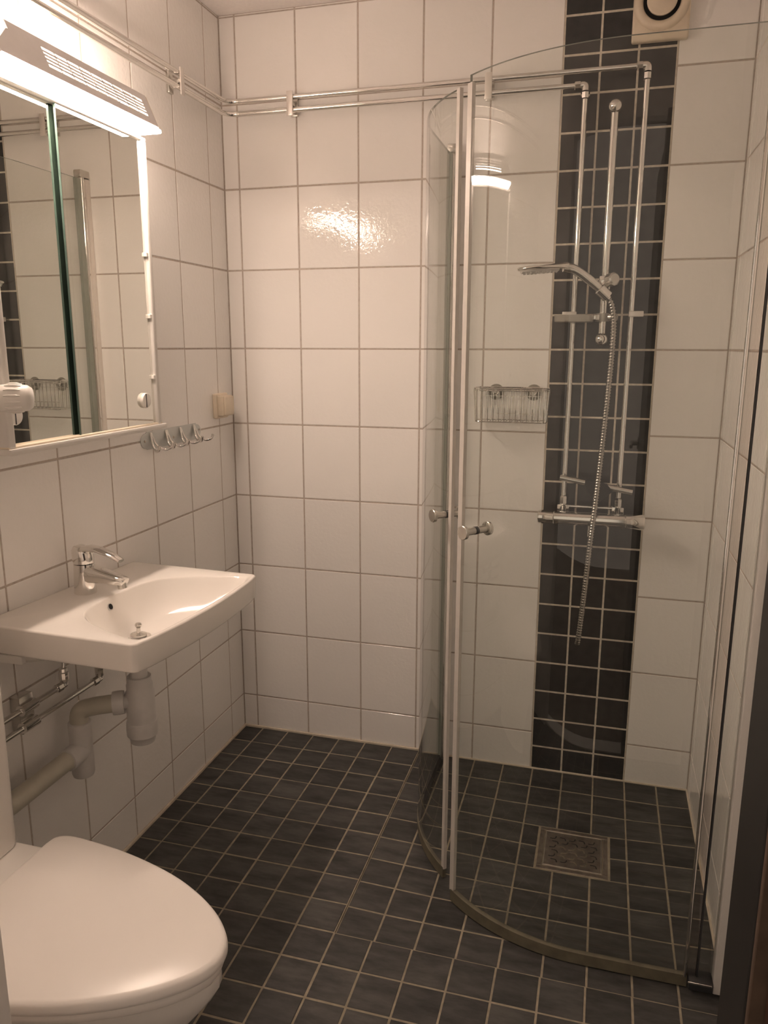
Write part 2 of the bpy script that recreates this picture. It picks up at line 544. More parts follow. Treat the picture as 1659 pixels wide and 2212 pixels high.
fxj = [FX + FP * k for k in range(0, 15)]
fyj = sorted([-(FY + FP * k) for k in range(0, 18)])
flat_done = 0
for (y0, y1) in spans(-D - 0.02, -0.004, fyj):
    for (x0, x1) in spans(0.004, W - 0.001, fxj[:7] if y0 > BY - 0.01 else fxj[:7] + [fxj[6] + 0.0985 * k - 0.004 for k in range(1, 9)]):
        if x0 > BX - 0.01 and y0 > BY - 0.01: continue
        w, h = x1 - x0 - 2 * JT * 0.95, y1 - y0 - 2 * JT * 0.95
        me = tile_mesh(w, h, 'up', 'floor', 0.0012)
        put_tile('floor_tile', me, floor, ((x0 + x1) / 2, (y0 + y1) / 2, 0.0006 * random.uniform(-1, 1)))
sxj = [BX + 0.0982 * k for k in range(1, 9)]
syj = sorted([-(0.1065 + 0.0984 * k) for k in range(0, 8)])
for (y0, y1) in spans(BY, -0.003, syj):
    for (x0, x1) in spans(BX, W - 0.002, sxj):
        cut = [(x0, x1, y0, y1)]
        # leave room for the drain
        res = []
        for (a0, a1, c0, c1) in cut:
            if a1 <= DRX0 + 0.004 or a0 >= DRX1 - 0.004 or c1 <= DRY0 + 0.004 or c0 >= DRY1 - 0.004:
                res.append((a0, a1, c0, c1)); continue
            if a0 < DRX0: res.append((a0, DRX0 - 0.001, c0, c1)); a0 = DRX0
            if a1 > DRX1: res.append((DRX1 + 0.001, a1, c0, c1)); a1 = DRX1
            if c1 > DRY1 + 0.012: res.append((a0, a1, DRY1 + 0.001, c1))
            if c0 < DRY0 - 0.012: res.append((a0, a1, c0, DRY0 - 0.001))
        for (a0, a1, c0, c1) in res:
            if a1 - a0 > 0.012 and c1 - c0 > 0.012:
                sheared_tile('floor_tile', a0, a1, c0, c1, floor, shz)

# silicone beads along the foot of the walls and threshold
struct(finish(BOX(0.0, BX, -0.006, 0.0012, -0.003, 0.0075, bev=0.002, seg=1), 'trim_1', M['silicone']))
struct(finish(BOX(-0.0012, 0.006, -D, -0.006, -0.003, 0.0075, bev=0.002, seg=1), 'trim_2', M['silicone']))
struct(finish(BOX(BX, W, -0.005, 0.0012, -0.012, -0.001, bev=0.002, seg=1), 'trim_3', M['silicone']))
struct(finish(BOX(W - 0.005, W + 0.0012, BY, -0.005, -0.012, -0.001, bev=0.002, seg=1), 'trim_4', M['silicone']))
struct(finish(BOX(DX0, DX1, -D - 0.1, -D - 0.02, -0.05, 0.004, bev=0.003), 'trim_5', M['alu']))
# doorway lining
struct(finish(BOX(DX0, 0.591, -D - 0.095, -D + 0.002, 0.0, DH, bev=0.002), 'trim_6', M['paint']))
struct(finish(BOX(1.3415, DX1, -D - 0.084, -D + 0.002, 0.0, DH, bev=0.002), 'trim_7', M['darkframe']))
struct(finish(BOX(0.591, 1.3415, -D - 0.09, -D, DH - 0.02, DH, bev=0.002), 'trim_8', M['paint']))
struct(finish(BOX(1.3425, DX1, -D - 0.090, -D - 0.084, 0.0, DH, bev=0.001), 'trim_9', M['brown_edge']))
bm = BOX(1.352, 1.392, -2.62, -D - 0.094, 0.01, 2.03, bev=0.003)
door_1 = struct(finish(bm, 'door_1', M['brown']))
bm = LATHE([(0.026, 0), (0.026, 0.008), (0.010, 0.010), (0.010, 0.04), (0.0, 0.042)], (1.352, -2.55, 1.0), (-1, 0, 0), 20)
tube(bm, [(1.315, -2.55, 1.0), (1.312, -2.50, 1.0), (1.312, -2.42, 1.0)], 0.008, 10)
finish(bm, 'door_handle', M['steel'], parent=door_1, smooth=40)
struct(finish(BOX(-0.6, 2.4, -4.2, -D - 0.1, -0.05, 0.0), 'floor_hall', M['hall']))

# ================================================================ SHOWER DOORS
ZT = 1.928
def door_path_left():
    c, r = (1.199, -0.30), 0.45
    p = [(0.749, -0.030)] + [(0.749, -0.03 - 0.27 * k / 4) for k in range(1, 4)]
    p += [(c[0] - r * math.cos(math.radians(a)), c[1] - r * math.sin(math.radians(a))) for a in [45.0 * k / 18 for k in range(19)]]
    return p
def door_path_right():
    c, r = (1.24, -0.36), 0.465
    p = [(1.470, -0.8245), (1.40, -0.825), (1.32, -0.825)]
    p += [(c[0] - r * math.cos(math.radians(a)), c[1] - r * math.sin(math.radians(a))) for a in [90 - 44.0 * k / 18 for k in range(19)]]
    return p

def offset_path(path, d):
    out = []
    n = len(path)
    for i in range(n):
        a = Vector(path[max(i - 1, 0)]); b = Vector(path[min(i + 1, n - 1)])
        t = (b - a).normalized()
        out.append((path[i][0] - t.y * d, path[i][1] + t.x * d))
    return out

def slab(bm, path, d0, d1, z0, z1, edge_slot=0):
    a = offset_path(path, d0); b = offset_path(path, d1)
    n = len(path)
    z0f = z0 if callable(z0) else (lambda x, y: z0)
    V = []
    for i in range(n):
        V.append([bm.verts.new((*a[i], z0f(*a[i]))), bm.verts.new((*b[i], z0f(*b[i]))), bm.verts.new((*b[i], z1)), bm.verts.new((*a[i], z1))])
    for i in range(n - 1):
        for k in range(4):
            f = bm.faces.new((V[i][k], V[i + 1][k], V[i + 1][(k + 1) % 4], V[i][(k + 1) % 4]))
            if k in (0, 2): f.material_index = edge_slot
    f = bm.faces.new((V[0][3], V[0][2], V[0][1], V[0][0])); f.material_index = edge_slot
    f = bm.faces.new((V[-1][0], V[-1][1], V[-1][2], V[-1][3])); f.material_index = edge_slot
    return bm

def knob_pair(parent, pos, nrm):
    p = Vector(pos); n = Vector(nrm).normalized()
    prof = [(0.0, 0.0415), (0.0150, 0.0415), (0.0160, 0.0405), (0.0160, 0.0345), (0.0150, 0.0335), (0.0088, 0.032), (0.0085, 0.010), (0.0085, 0.004)]
    bm = LATHE(prof, p, n, 28)
    a = finish(bm, 'knob', M['steel'], parent=parent, smooth=35)
    bm = LATHE(prof, p, -n, 28)
    b_ = finish(bm, 'knob', M['steel'], parent=parent, smooth=35)
    bm = LATHE([(0.0092, -0.0045), (0.0092, 0.0045)], p, n, 24)
    finish(bm, 'washer', M['rubber'], parent=parent, smooth=35)

# left door
pl = door_path_left()
t = thing('shower_door', 'curved clear glass shower door hinged on the back wall beside the white tiles', 'shower door', (0.749, -0.03, 0.0), 'curved glass shower doors')
finish(slab(bmesh.new(), pl, -0.003, 0.003, 0.022, ZT, 1), 'glass_pane', None, parent=t, smooth=30, mats=[M['glass'], M['pane_edge']])
tipL = pl[-1]; prev = pl[-2]
tv = (Vector(tipL) - Vector(prev)).normalized()
tip_path = [tuple(Vector(tipL) - tv * 0.008), tuple(Vector(tipL) + tv * 0.004)]
finish(slab(bmesh.new(), tip_path, -0.0045, 0.0045, 0.02, ZT + 0.001), 'edge_seal', M['seal'], parent=t, smooth=30)
bm = slab(bmesh.new(), pl[4:], -0.005, 0.005, lambda x, y: shz(x, y) + 0.003, 0.024)
finish(bm, 'bottom_seal', M['drag'], parent=t, smooth=30)
bm = slab(bmesh.new(), pl[:5], -0.006, 0.006, lambda x, y: shz(x, y) + 0.003, 0.03)
finish(bm, 'bottom_seal', M['rubber'], parent=t, smooth=30)
# wall profile with pivot tube and cap
bm = bmesh.new(); box(bm, 0.739, 0.763, -0.024, -0.0002, 0.0, 1.93, bev=0.002)
finish(bm, 'wall_profile', M['alu'], parent=t, smooth=40)
finish(TUBE([(0.749, -0.034, 0.0), (0.749, -0.034, 1.935)], 0.0105, 16), 'pivot_tube', M['chrome'], parent=t, smooth=40)
bm = bmesh.new(); box(bm, 0.737, 0.766, -0.05, -0.0002, 1.932, 1.957, bev=0.004)
finish(bm, 'pivot_cap', M['steel'], parent=t, smooth=40)
finish(slab(bmesh.new(), [(0.749, -0.046), (0.749, -0.066)], -0.007, 0.007, 0.02, ZT), 'hinge_profile', M['grey_green'], parent=t, smooth=30)
kp = pl[-2]
kt = (Vector(pl[-1]) - Vector(pl[-3])).normalized()
kp = Vector(pl[-1]) - kt * 0.024
nL = (-math.cos(math.radians(43)), -math.sin(math.radians(43)), 0)
knob_pair(t, (kp.x, kp.y, 0.984), nL)

# right door
pr = door_path_right()
t = thing('shower_door', 'curved clear glass shower door hinged on the right wall in front of the drain', 'shower door', (1.53, -0.825, 0.0), 'curved glass shower doors')
finish(slab(bmesh.new(), pr, -0.003, 0.003, 0.022, ZT, 1), 'glass_pane', None, parent=t, smooth=30, mats=[M['glass'], M['pane_edge']])
tv = (Vector(pr[-1]) - Vector(pr[-2])).normalized()
tp = [tuple(Vector(pr[-1]) - tv * 0.009), tuple(Vector(pr[-1]) + tv * 0.006)]
finish(slab(bmesh.new(), tp, -0.0045, 0.0045, 0.02, ZT - 0.015), 'edge_seal', M['seal'], parent=t, smooth=30)
def z_under(x, y):
    return (shz(x, y) if y > BY else 0.0) + 0.003
finish(slab(bmesh.new(), pr, -0.006, 0.006, z_under, 0.024), 'bottom_seal', M['drag'], parent=t, smooth=30)
bm = bmesh.new(); box(bm, 1.462, 1.468, -0.832, -0.818, 0.02, ZT + 0.005, bev=0.0015)
finish(bm, 'hinge_edge', M['chrome'], parent=t, smooth=40)
bm = bmesh.new(); box(bm, 1.468, 1.488, -0.829, -0.821, 0.02, ZT + 0.004, bev=0.002)
finish(bm, 'hinge_profile', M['clear_seal'], parent=t, smooth=40)
bm = bmesh.new(); box(bm, 1.488, 1.492, -0.831, -0.819, 0.02, ZT + 0.004, bev=0.001)
finish(bm, 'gasket', M['rubber'], parent=t, smooth=40)
bm = bmesh.new(); box(bm, 1.492, 1.523, -0.828, -0.822, 0.03, ZT, bev=0.001)
finish(bm, 'side_pane', M['glass'], parent=t, smooth=40)
bm = bmesh.new(); box(bm, 1.5225, 1.5488, -0.842, -0.808, 0.0, 1.95, bev=0.003)
finish(bm, 'wall_profile', M['white_metal'], parent=t, smooth=40)
bm = bmesh.new(); box(bm, 1.472, 1.5225, -0.848, -0.806, 0.004, 0.026, bev=0.003)
finish(bm, 'hinge_block', M['rubber'], parent=t, smooth=40)
bm = bmesh.new(); box(bm, 1.470, 1.519, -0.8505, -0.8485, 0.022, 0.027, bev=0.0008, seg=1)
finish(bm, 'hinge_plate', M['chrome'], parent=t, smooth=40)
th_ = math.radians(52.5)
kp = (1.24 - 0.465 * math.cos(th_), -0.36 - 0.465 * math.sin(th_))
knob_pair(t, (kp[0], kp[1], 0.979), (-math.cos(th_), -math.sin(th_), 0))

# ================================================================ WASH BASIN
YC = -0.912
def tilt(p):
    x, y, z = p
    return Vector((x, y, z + 0.815 + 0.032 * (YC - y) - 0.018 * x))
NB = 96
def outer(s=1.0, dx=0.0):
    """outline of the basin, starting at the wall; half width .2785, front bow"""
    pts = []
    hw, fr, cr = 0.2785 * s, 0.372 + dx, 0.016
    raw = [(0.001, -hw)]
    raw += [(x, -hw) for x in (0.06, 0.12, 0.18, 0.24, 0.30)]
    for k in range(7):
        a = PI / 2 * k / 6
        raw.append((fr - cr + cr * math.sin(a) , -hw + cr - cr * math.cos(a)))
    for k in range(1, 20):
        v = -hw + cr + (2 * hw - 2 * cr) * k / 20
        raw.append((fr + 0.020 * (1 - (v / hw) ** 2), v))
    for k in range(7):
        a = PI / 2 * k / 6
        raw.append((fr - cr + cr * math.cos(a), hw - cr + cr * math.sin(a)))
    raw += [(x, hw) for x in (0.30, 0.24, 0.18, 0.12, 0.06)]
    raw += [(0.001, hw)]
    raw += [(0.001, hw - 2 * hw * k / 12) for k in range(1, 12)]
    return raw
DRN = (0.192, 0.0)
def ray_hit(poly, ang):
    d = (math.cos(ang), math.sin(ang))
    best = None
    n = len(poly)
    for i in range(n):
        x1, y1 = poly[i][0] - DRN[0], poly[i][1] - DRN[1]
        x2, y2 = poly[(i + 1) % n][0] - DRN[0], poly[(i + 1) % n][1] - DRN[1]
        ex, ey = x2 - x1, y2 - y1
        den = d[0] * ey - d[1] * ex
        if abs(den) < 1e-12: continue
        tt = (x1 * ey - y1 * ex) / den
        u = (x1 * d[1] - y1 * d[0]) / den
        if tt > 0 and -1e-9 <= u <= 1 + 1e-9:
            if best is None or tt < best: best = tt
    return best
def bowl_outline():
    half = [(0.138, 0.0), (0.139, 0.06), (0.146, 0.11), (0.163, 0.150), (0.192, 0.180), (0.235, 0.206), (0.285, 0.228), (0.325, 0.243), (0.352, 0.246), (0.364, 0.236), (0.372, 0.18), (0.3765, 0.09), (0.378, 0.0)]
    full = [(x, v) for x, v in half] + [(x, -v) for x, v in half[-2:0:-1]]
    sp = spline([(x, v, 0) for x, v in full + [full[0]]], 6)
    return [(p.x, p.y) for p in sp[:-1]]
angs = [2 * PI * k / NB for k in range(NB)]
# refine angles so that the outline corners stay crisp
OUT = outer()
for (x, v) in OUT[4:14] + OUT[30:42]:
    angs.append(math.atan2(v - DRN[1], x - DRN[0]) % (2 * PI))
for (x, v) in (OUT[0], OUT[-12]):
    angs.append(math.atan2(v - DRN[1], x - DRN[0]) % (2 * PI))
angs = sorted(angs)
angs = [a for i, a in enumerate(angs) if i == 0 or a - angs[i - 1] > 0.004]
BO = bowl_outline()
rb = [ray_hit(BO, a) for a in angs]
ro = [ray_hit(OUT, a) for a in angs]
# raised front corners: small fillet between rim and outside
def ringpts(fn): return [tilt((DRN[0] + math.cos(a) * r, YC + DRN[1] + math.sin(a) * r, z)) for a, (r, z) in zip(angs, [fn(i) for i in range(len(angs))])]
loops = []
# inside from the drain outwards
for s, z in ((0.10, -0.100), (0.25, -0.097), (0.45, -0.090), (0.62, -0.078), (0.76, -0.060), (0.87, -0.038), (0.945, -0.017), (0.985, -0.005), (1.0, -0.0018)):
    loops.append(ringpts(lambda i, s=s, z=z: (rb[i] * s, z)))
loops.append(ringpts(lambda i: (min(rb[i] + 0.004, ro[i] - 0.006), 0.0)))
loops.append(ringpts(lambda i: (max(min(rb[i] + 0.012, ro[i] - 0.005), ro[i] - 0.010), 0.0004)))
loops.append(ringpts(lambda i: (ro[i] - 0.004, 0.0)))
loops.append(ringpts(lambda i: (ro[i] - 0.0012, -0.0012)))
loops.append(ringpts(lambda i: (ro[i], -0.0042)))
for s, z in ((0.992, -0.055), (0.985, -0.060), (0.965, -0.0635)):
    loops.append(ringpts(lambda i, s=s, z=z: (ro[i] * s if math.cos(angs[i]) > -0.6 else ro[i], z)))
def under(s, z): return ringpts(lambda i, s=s, z=z: (ro[i] * s if math.cos(angs[i]) > -0.6 else ro[i] * (1 if s > 0.5 else s * 1.6), z))
for s, z in ((0.90, -0.066), (0.80, -0.078), (0.66, -0.098), (0.48, -0.112), (0.25, -0.120)):
    loops.append(under(s, z))
bm = loft(bmesh.new(), loops)
t = thing('washbasin', 'white porcelain washbasin mounted on the left wall under the mirror cabinet', 'sink', (0.19, YC, 0.70))
basin = finish(bm, 'basin', M['porcelain'], parent=t, smooth=50)
c = tilt((DRN[0], YC, -0.1))
ax = (0.018, 0.032, 1)
finish(LATHE([(0.0, 0.0015), (0.020, 0.002), (0.026, 0.0035), (0.0285, 0.0025), (0.029, -0.002)], c, ax, 28), 'drain_ring', M['chrome'], parent=t, smooth=40)
finish(LATHE([(0.019, 0.004), (0.0185, 0.0075), (0.009, 0.009), (0.005, 0.012), (0.0042, 0.022), (0.0075, 0.026), (0.0082, 0.030), (0.006, 0.0335), (0.0, 0.0345)], c, ax, 24), 'drain_plug', M['steel'], parent=t, smooth=40)
# overflow hole
ov = Vector((0.1405, -0.944, 0.7905))
nrm = Vector((0.92, 0.05, 0.38)).normalized()
finish(LATHE([(0.0, 0.004), (0.0065, 0.004), (0.0085, 0.0045), (0.009, -0.003)], ov, nrm, 20), 'overflow_ring', M['grey_plastic'], parent=t, smooth=40)
finish(LATHE([(0.0, 0.0052), (0.0066, 0.0052), (0.0066, 0.001)], ov, nrm, 20), 'overflow_hole', M['black'], parent=t)
bm = BOX(0.001, 0.10, YC - 0.275, YC - 0.262, 0.742, 0.760, bev=0.002)
finish(bm, 'wall_bracket', M['white_metal'], parent=t)

# faucet
fb = tilt((0.068, -0.928, 0.0))
t = thing('faucet', 'chrome single lever faucet standing on the washbasin', 'faucet', fb)
def FZ(x, y, z): return (fb.x + x, fb.y + y, fb.z + z)
def ell(cx, cy, z, rx, ry, n=24, tx=0.0): return [FZ(cx + rx * math.cos(2 * PI * k / n), cy + ry * math.sin(2 * PI * k / n), z + tx * math.cos(2 * PI * k / n)) for k in range(n)]
bm = loft(bmesh.new(), [ell(0, 0, 0, 0.0255, 0.0255), ell(0, 0, 0.003, 0.026, 0.026), ell(0, 0, 0.03, 0.0245, 0.0245), ell(0.001, 0, 0.055, 0.0245, 0.0235), ell(0.001, 0, 0.072, 0.0235, 0.0225)])
finish(bm, 'body', M['chrome'], parent=t, smooth=45)
# spout: rectangular loft
def sec(x, z, hw, hh, sl): 
    n = 16; out = []
    for k in range(n):
        a = 2 * PI * k / n
        cx, sx = math.cos(a), math.sin(a)
        e = 0.6
        u = math.copysign(abs(cx) ** e, cx) * hw; w_ = math.copysign(abs(sx) ** e, sx) * hh
        out.append(FZ(x + sl * w_, u, z + w_))
    return out
bm = loft(bmesh.new(), [sec(0.0, 0.048, 0.021, 0.024, 0.2), sec(0.03, 0.047, 0.020, 0.019, 0.25), sec(0.06, 0.044, 0.0185, 0.0145, 0.3), sec(0.085, 0.040, 0.017, 0.0115, 0.35), sec(0.105, 0.0365, 0.0155, 0.0095, 0.4), sec(0.110, 0.0355, 0.0125, 0.0075, 0.4)])
finish(bm, 'spout', M['chrome'], parent=t, smooth=45)
bm = LATHE([(0.0105, 0), (0.0105, 0.014), (0.008, 0.015), (0.0, 0.0148)], FZ(0.099, 0, 0.034), (0.18, 0, -1), 18)
finish(bm, 'aerator', M['steel'], parent=t, smooth=45)
bm = loft(bmesh.new(), [ell(0.001, 0, 0.074, 0.0235, 0.0225), ell(0.000, 0, 0.085, 0.0250, 0.0235), ell(-0.001, 0, 0.100, 0.0245, 0.0230, tx=-0.003), ell(-0.001, 0, 0.109, 0.0200, 0.0190, tx=-0.004), ell(-0.001, 0, 0.1135, 0.0110, 0.0110, tx=-0.002)])
cap = finish(bm, 'lever', M['chrome'], parent=t, smooth=50)
def sec2(x, z, hw, hh):
    n = 14
    return [FZ(x, math.copysign(abs(math.cos(2 * PI * k / n)) ** 0.7, math.cos(2 * PI * k / n)) * hw, z + math.sin(2 * PI * k / n) * hh) for k in range(n)]
bm = loft(bmesh.new(), [sec2(-0.008, 0.103, 0.016, 0.009), sec2(0.02, 0.1095, 0.017, 0.0075), sec2(0.045, 0.108, 0.016, 0.006), sec2(0.072, 0.100, 0.0145, 0.005), sec2(0.092, 0.091, 0.013, 0.0045), sec2(0.102, 0.0855, 0.0115, 0.0035)])
finish(bm, 'lever_arm', M['chrome'], parent=cap, smooth=50)

# ------------------------------------------------ waste trap
t = thing('bottle_trap', 'grey white plastic bottle trap and waste pipe under the washbasin', 'waste trap', (0.18, YC, 0.44))
TX, TY = 0.185, YC
finish(LATHE([(0.0205, 0.60), (0.0205, 0.715)], (TX, TY, 0), (0, 0, 1), 24), 'tailpipe', M['grey_plastic'], parent=t, smooth=40)
finish(LATHE([(0.022, 0.612), (0.028, 0.612), (0.0285, 0.596), (0.031, 0.592), (0.031, 0.578), (0.034, 0.572), (0.034, 0.498), (0.036, 0.496), (0.037, 0.478), (0.0365, 0.462), (0.031, 0.456), (0.029, 0.443), (0.0, 0.440)], (TX, TY, 0), (0, 0, 1), 28), 'bottle', M['grey_plastic'], parent=t, smooth=40)
e0 = Vector((TX - 0.02, TY - 0.02, 0.555)); nutc = Vector((0.150, -0.940, 0.551))
EX, EY = 0.062, -0.982
pth = fillet([nutc, (0.105, -0.965, 0.549), (EX, EY, 0.540), (EX, EY, 0.497)], 0.05, 8)
finish(TUBE(pth, 0.0215, 20), 'elbow_pipe', M['grey_pipe'], parent=t, smooth=40)
dv = (Vector((0.105, -0.965, 0.549)) - nutc).normalized()
finish(LATHE([(0.022, -0.012), (0.028, -0.012), (0.029, 0.0), (0.028, 0.014), (0.022, 0.014)], nutc + dv * 0.004, dv, 20), 'nut', M['grey_plastic'], parent=t, smooth=40)
finish(TUBE([Vector((TX, TY, 0.553)), nutc], 0.017, 16), 'inlet', M['grey_plastic'], parent=t, smooth=40)
bm = LATHE([(0.0245, 0.510), (0.0265, 0.509), (0.0265, 0.380), (0.024, 0.372), (0.0, 0.371)], (EX, EY, 0), (0, 0, 1), 24)
tee = finish(bm, 'tee', M['grey_plastic'], parent=t, smooth=40)
finish(LATHE([(0.0265, 0.0), (0.0265, 0.055), (0.024, 0.056)], (EX, EY, 0.437), (0, -1, 0), 24), 'tee_branch', M['grey_plastic'], parent=tee, smooth=40)
finish(TUBE(fillet([(EX, EY - 0.04, 0.437), (EX, -1.245, 0.435), (0.0006, -1.245, 0.435)], 0.03), 0.0225, 22), 'waste_pipe', M['grey_pipe'], parent=t, smooth=40)

# ------------------------------------------------ supply pipes under the basin
def supply(name, label, z, y_end, ztop):
    t = thing(name, label, 'water pipe', (0.032, y_end, z), 'chrome supply pipes under the washbasin')
    finish(TUBE(fillet([(0.0006, -1.26, z), (0.032, -1.26, z), (0.032, y_end - 0.012, z)], 0.015), 0.0068, 14), 'pipe', M['chrome'], parent=t, smooth=40)
    finish(LATHE([(0.0085, -0.03), (0.0105, -0.028), (0.0105, -0.012), (0.0085, -0.010), (0.0085, 0.003), (0.006, 0.005)], (0.032, y_end, z), (0, 1, 0), 8), 'compression_nut', M['chrome'], parent=t)
    bm = TUBE(fillet([(0.032, y_end - 0.010, z), (0.032, y_end, z), (0.032, y_end, z + 0.02)], 0.008), 0.0092, 14)
    finish(bm, 'elbow', M['chrome'], parent=t, smooth=40)
    finish(LATHE([(0.008, 0.006), (0.0105, 0.008), (0.0115, 0.018), (0.0115, 0.030), (0.009, 0.032), (0.009, 0.040), (0.006, 0.042)], (0.032, y_end, z), (0, 0, 1), 10), 'valve', M['chrome'], parent=t, smooth=30)
    finish(TUBE([(0.032, y_end, z + 0.035), (0.038, y_end + 0.01, ztop)], 0.005, 10), 'riser', M['chrome'], parent=t, smooth=40)
supply('supply_pipe', 'upper chrome supply pipe on the left wall under the washbasin', 0.603, -0.985, 0.742)
supply('supply_pipe', 'lower chrome supply pipe on the left wall under the washbasin', 0.562, -0.855, 0.736)
t = thing('pipe_clamp', 'grey double pipe clamp on the left wall holding the two supply pipes', 'pipe clamp', (0.02, -1.105, 0.54))
finish(BOX(0.0, 0.028, -1.126, -1.083, 0.542, 0.630, bev=0.004), 'bracket', M['steel'], parent=t, smooth=40)
for z in (0.603, 0.562):
    finish(LATHE([(0.0075, -0.026), (0.0125, -0.025), (0.0125, 0.020), (0.0075, 0.021)], (0.032, -1.105, z), (0, 1, 0), 14), 'ring', M['chrome'], parent=t, smooth=40)

# ================================================================ TOILET
TYC = -1.460
def lid_outline(s=0.0, x0=0.212, n=18):
    half = [(x0 + 0.000, 0.0), (x0 + 0.0, 0.100), (x0 + 0.0, 0.165), (x0 + 0.006, 0.187), (x0 + 0.03, 0.198), (0.30, 0.1955), (0.37, 0.187), (0.44, 0.172), (0.51, 0.150), (0.57, 0.122), (0.62, 0.090), (0.655, 0.058), (0.675, 0.028), (0.681, 0.0)]
    pts = []
    sp = spline([(x, v, 0) for x, v in half[2:]], 5)
    up = [Vector((half[0][0], 0, 0)), Vector((half[1][0], half[1][1], 0))] + sp
    full = [(p.x, p.y) for p in up] + [(p.x, -p.y) for p in reversed(up[1:-1])]
    cx = 0.45
    out = []
    for (x, v) in full:
        d = Vector((x - cx, v)); L = d.length
        d = d * ((L - s) / L)
        out.append((cx + d.x, v if False else d.y))
    return out
def lp(s, z, dome=0.0, dx=0.0):
    return [(x + dx, TYC + v, z + dome * (1 - min(1, ((x - 0.45) / 0.24) ** 2)) * (1 - min(1, (v / 0.20) ** 2))) for x, v in lid_outline(s)]
t = thing('toilet', 'white toilet with closed lid against the left wall in the foreground', 'toilet', (0.30, TYC, 0.0))
loops = [lp(0.004, 0.408), lp(0.0, 0.411), lp(-0.0005, 0.418), lp(0.0015, 0.4255), lp(0.005, 0.4290), lp(0.011, 0.4303, 0.001), lp(0.06, 0.4315, 0.002), lp(0.12, 0.4318, 0.003)]
finish(loft(bmesh.new(), loops), 'lid', M['lid'], parent=t, smooth=60)
finish(loft(bmesh.new(), [lp(0.012, 0.386), lp(0.008, 0.390), lp(0.007, 0.402), lp(0.010, 0.4075)]), 'seat', M['lid'], parent=t, smooth=50)
def bl(s, z, x0, x1, k):
    """bowl section: lid outline squeezed between x0..x1 and scaled k in width"""
    o = lid_outline(s)
    lo = min(p[0] for p in o); hi = max(p[0] for p in o)
    return [(x0 + (x - lo) / (hi - lo) * (x1 - x0), TYC + v * k, z) for x, v in o]
loops = [bl(0.012, 0.3855, 0.10, 0.672, 0.93), bl(0.012, 0.365, 0.10, 0.672, 0.93), bl(0.012, 0.335, 0.10, 0.655, 0.90), bl(0.012, 0.27, 0.10, 0.605, 0.80), bl(0.012, 0.19, 0.10, 0.545, 0.66), bl(0.012, 0.10, 0.09, 0.500, 0.56), bl(0.012, 0.03, 0.08, 0.490, 0.56), bl(0.012, 0.001, 0.078, 0.492, 0.57)]
finish(loft(bmesh.new(), loops[::-1]), 'bowl', M['porcelain'], parent=t, smooth=60)
# deck behind the lid
def rr(x0, x1, h, r, z, n=6):
    pts = []
    for (cx, cy, a0) in ((x1 - r, h - r, 0), (x0 + r, h - r, 90), (x0 + r, -h + r, 180), (x1 - r, -h + r, 270)):
        for k in range(n + 1):
            a = math.radians(a0 + 90 * k / n)
            pts.append((cx + r * math.cos(a), TYC + cy + r * math.sin(a), z))
    return pts
finish(loft(bmesh.new(), [rr(0.03, 0.27, 0.160, 0.02, 0.36), rr(0.03, 0.27, 0.163, 0.02, 0.405), rr(0.03, 0.27, 0.163, 0.02, 0.416), rr(0.034, 0.266, 0.159, 0.018, 0.420)]), 'deck', M['porcelain'], parent=t, smooth=50)
cist = finish(loft(bmesh.new(), [rr(0.012, 0.154, 0.161, 0.022, 0.4203), rr(0.010, 0.156, 0.164, 0.024, 0.428), rr(0.010, 0.157, 0.165, 0.024, 0.62), rr(0.010, 0.158, 0.166, 0.024, 0.868)]), 'cistern', M['porcelain'], parent=t, smooth=50)
cl = finish(loft(bmesh.new(), [rr(0.008, 0.161, 0.169, 0.026, 0.870), rr(0.006, 0.163, 0.171, 0.026, 0.876), rr(0.008, 0.161, 0.169, 0.026, 0.892), rr(0.02, 0.150, 0.157, 0.022, 0.898)]), 'cistern_lid', M['porcelain'], parent=t, smooth=50)
finish(LATHE([(0.026, 0.0), (0.025, 0.004), (0.0, 0.006)], (0.085, TYC, 0.8978), (0, 0, 1), 24), 'flush_button', M['chrome'], parent=cl, smooth=40)

# ================================================================ MIRROR CABINET
CY0, CY1, CZ0, CZ1 = -1.192, -0.652, 1.176, 1.868
t = thing('mirror_cabinet', 'white mirror cabinet with two sliding mirror doors on the left wall', 'mirror cabinet', (0.06, (CY0 + CY1) / 2, CZ0))
finish(BOX(0.0002, 0.100, CY0 + 0.004, CY1 - 0.004, CZ0 + 0.004, CZ1 - 0.002, bev=0.002), 'carcass', M['white_metal'], parent=t, smooth=40)
bm = bmesh.new()
box(bm, 0.098, 0.132, CY0, CY1 + 0.014, CZ0, CZ0 + 0.0125, bev=0.0015)
finish(bm, 'bottom_rail', M['white_metal'], parent=t, smooth=40)
finish(BOX(0.098, 0.126, CY0, CY1 + 0.004, CZ0 + 0.0125, CZ0 + 0.0165, bev=0.001), 'bottom_track', M['cream_plastic'], parent=t, smooth=40)
finish(BOX(0.098, 0.126, CY0, CY1, CZ1 - 0.006, CZ1, bev=0.001), 'top_rail', M['white_metal'], parent=t, smooth=40)
for (ya, yb) in ((CY0, CY0 + 0.020), (CY1 - 0.018, CY1)):
    finish(BOX(0.098, 0.128, ya, yb, CZ0 + 0.0125, CZ1 - 0.006, bev=0.005, seg=3), 'side_rail', M['white_metal'], parent=t, smooth=60)
def pane(x0, x1, y0, y1):
    bm = bmesh.new(); box(bm, x0, x1, y0, y1, CZ0 + 0.0165, CZ1 - 0.006)
    bm.faces.ensure_lookup_table()
    bm.normal_update()
    for f in bm.faces:
        f.material_index = 0 if f.normal.x > 0.9 else 1
    return finish(bm, 'mirror_door', None, parent=t, mats=[M['mirror'], M['glass_edge']])
pa = pane(0.1145, 0.1195, -0.966, CY1 - 0.016)
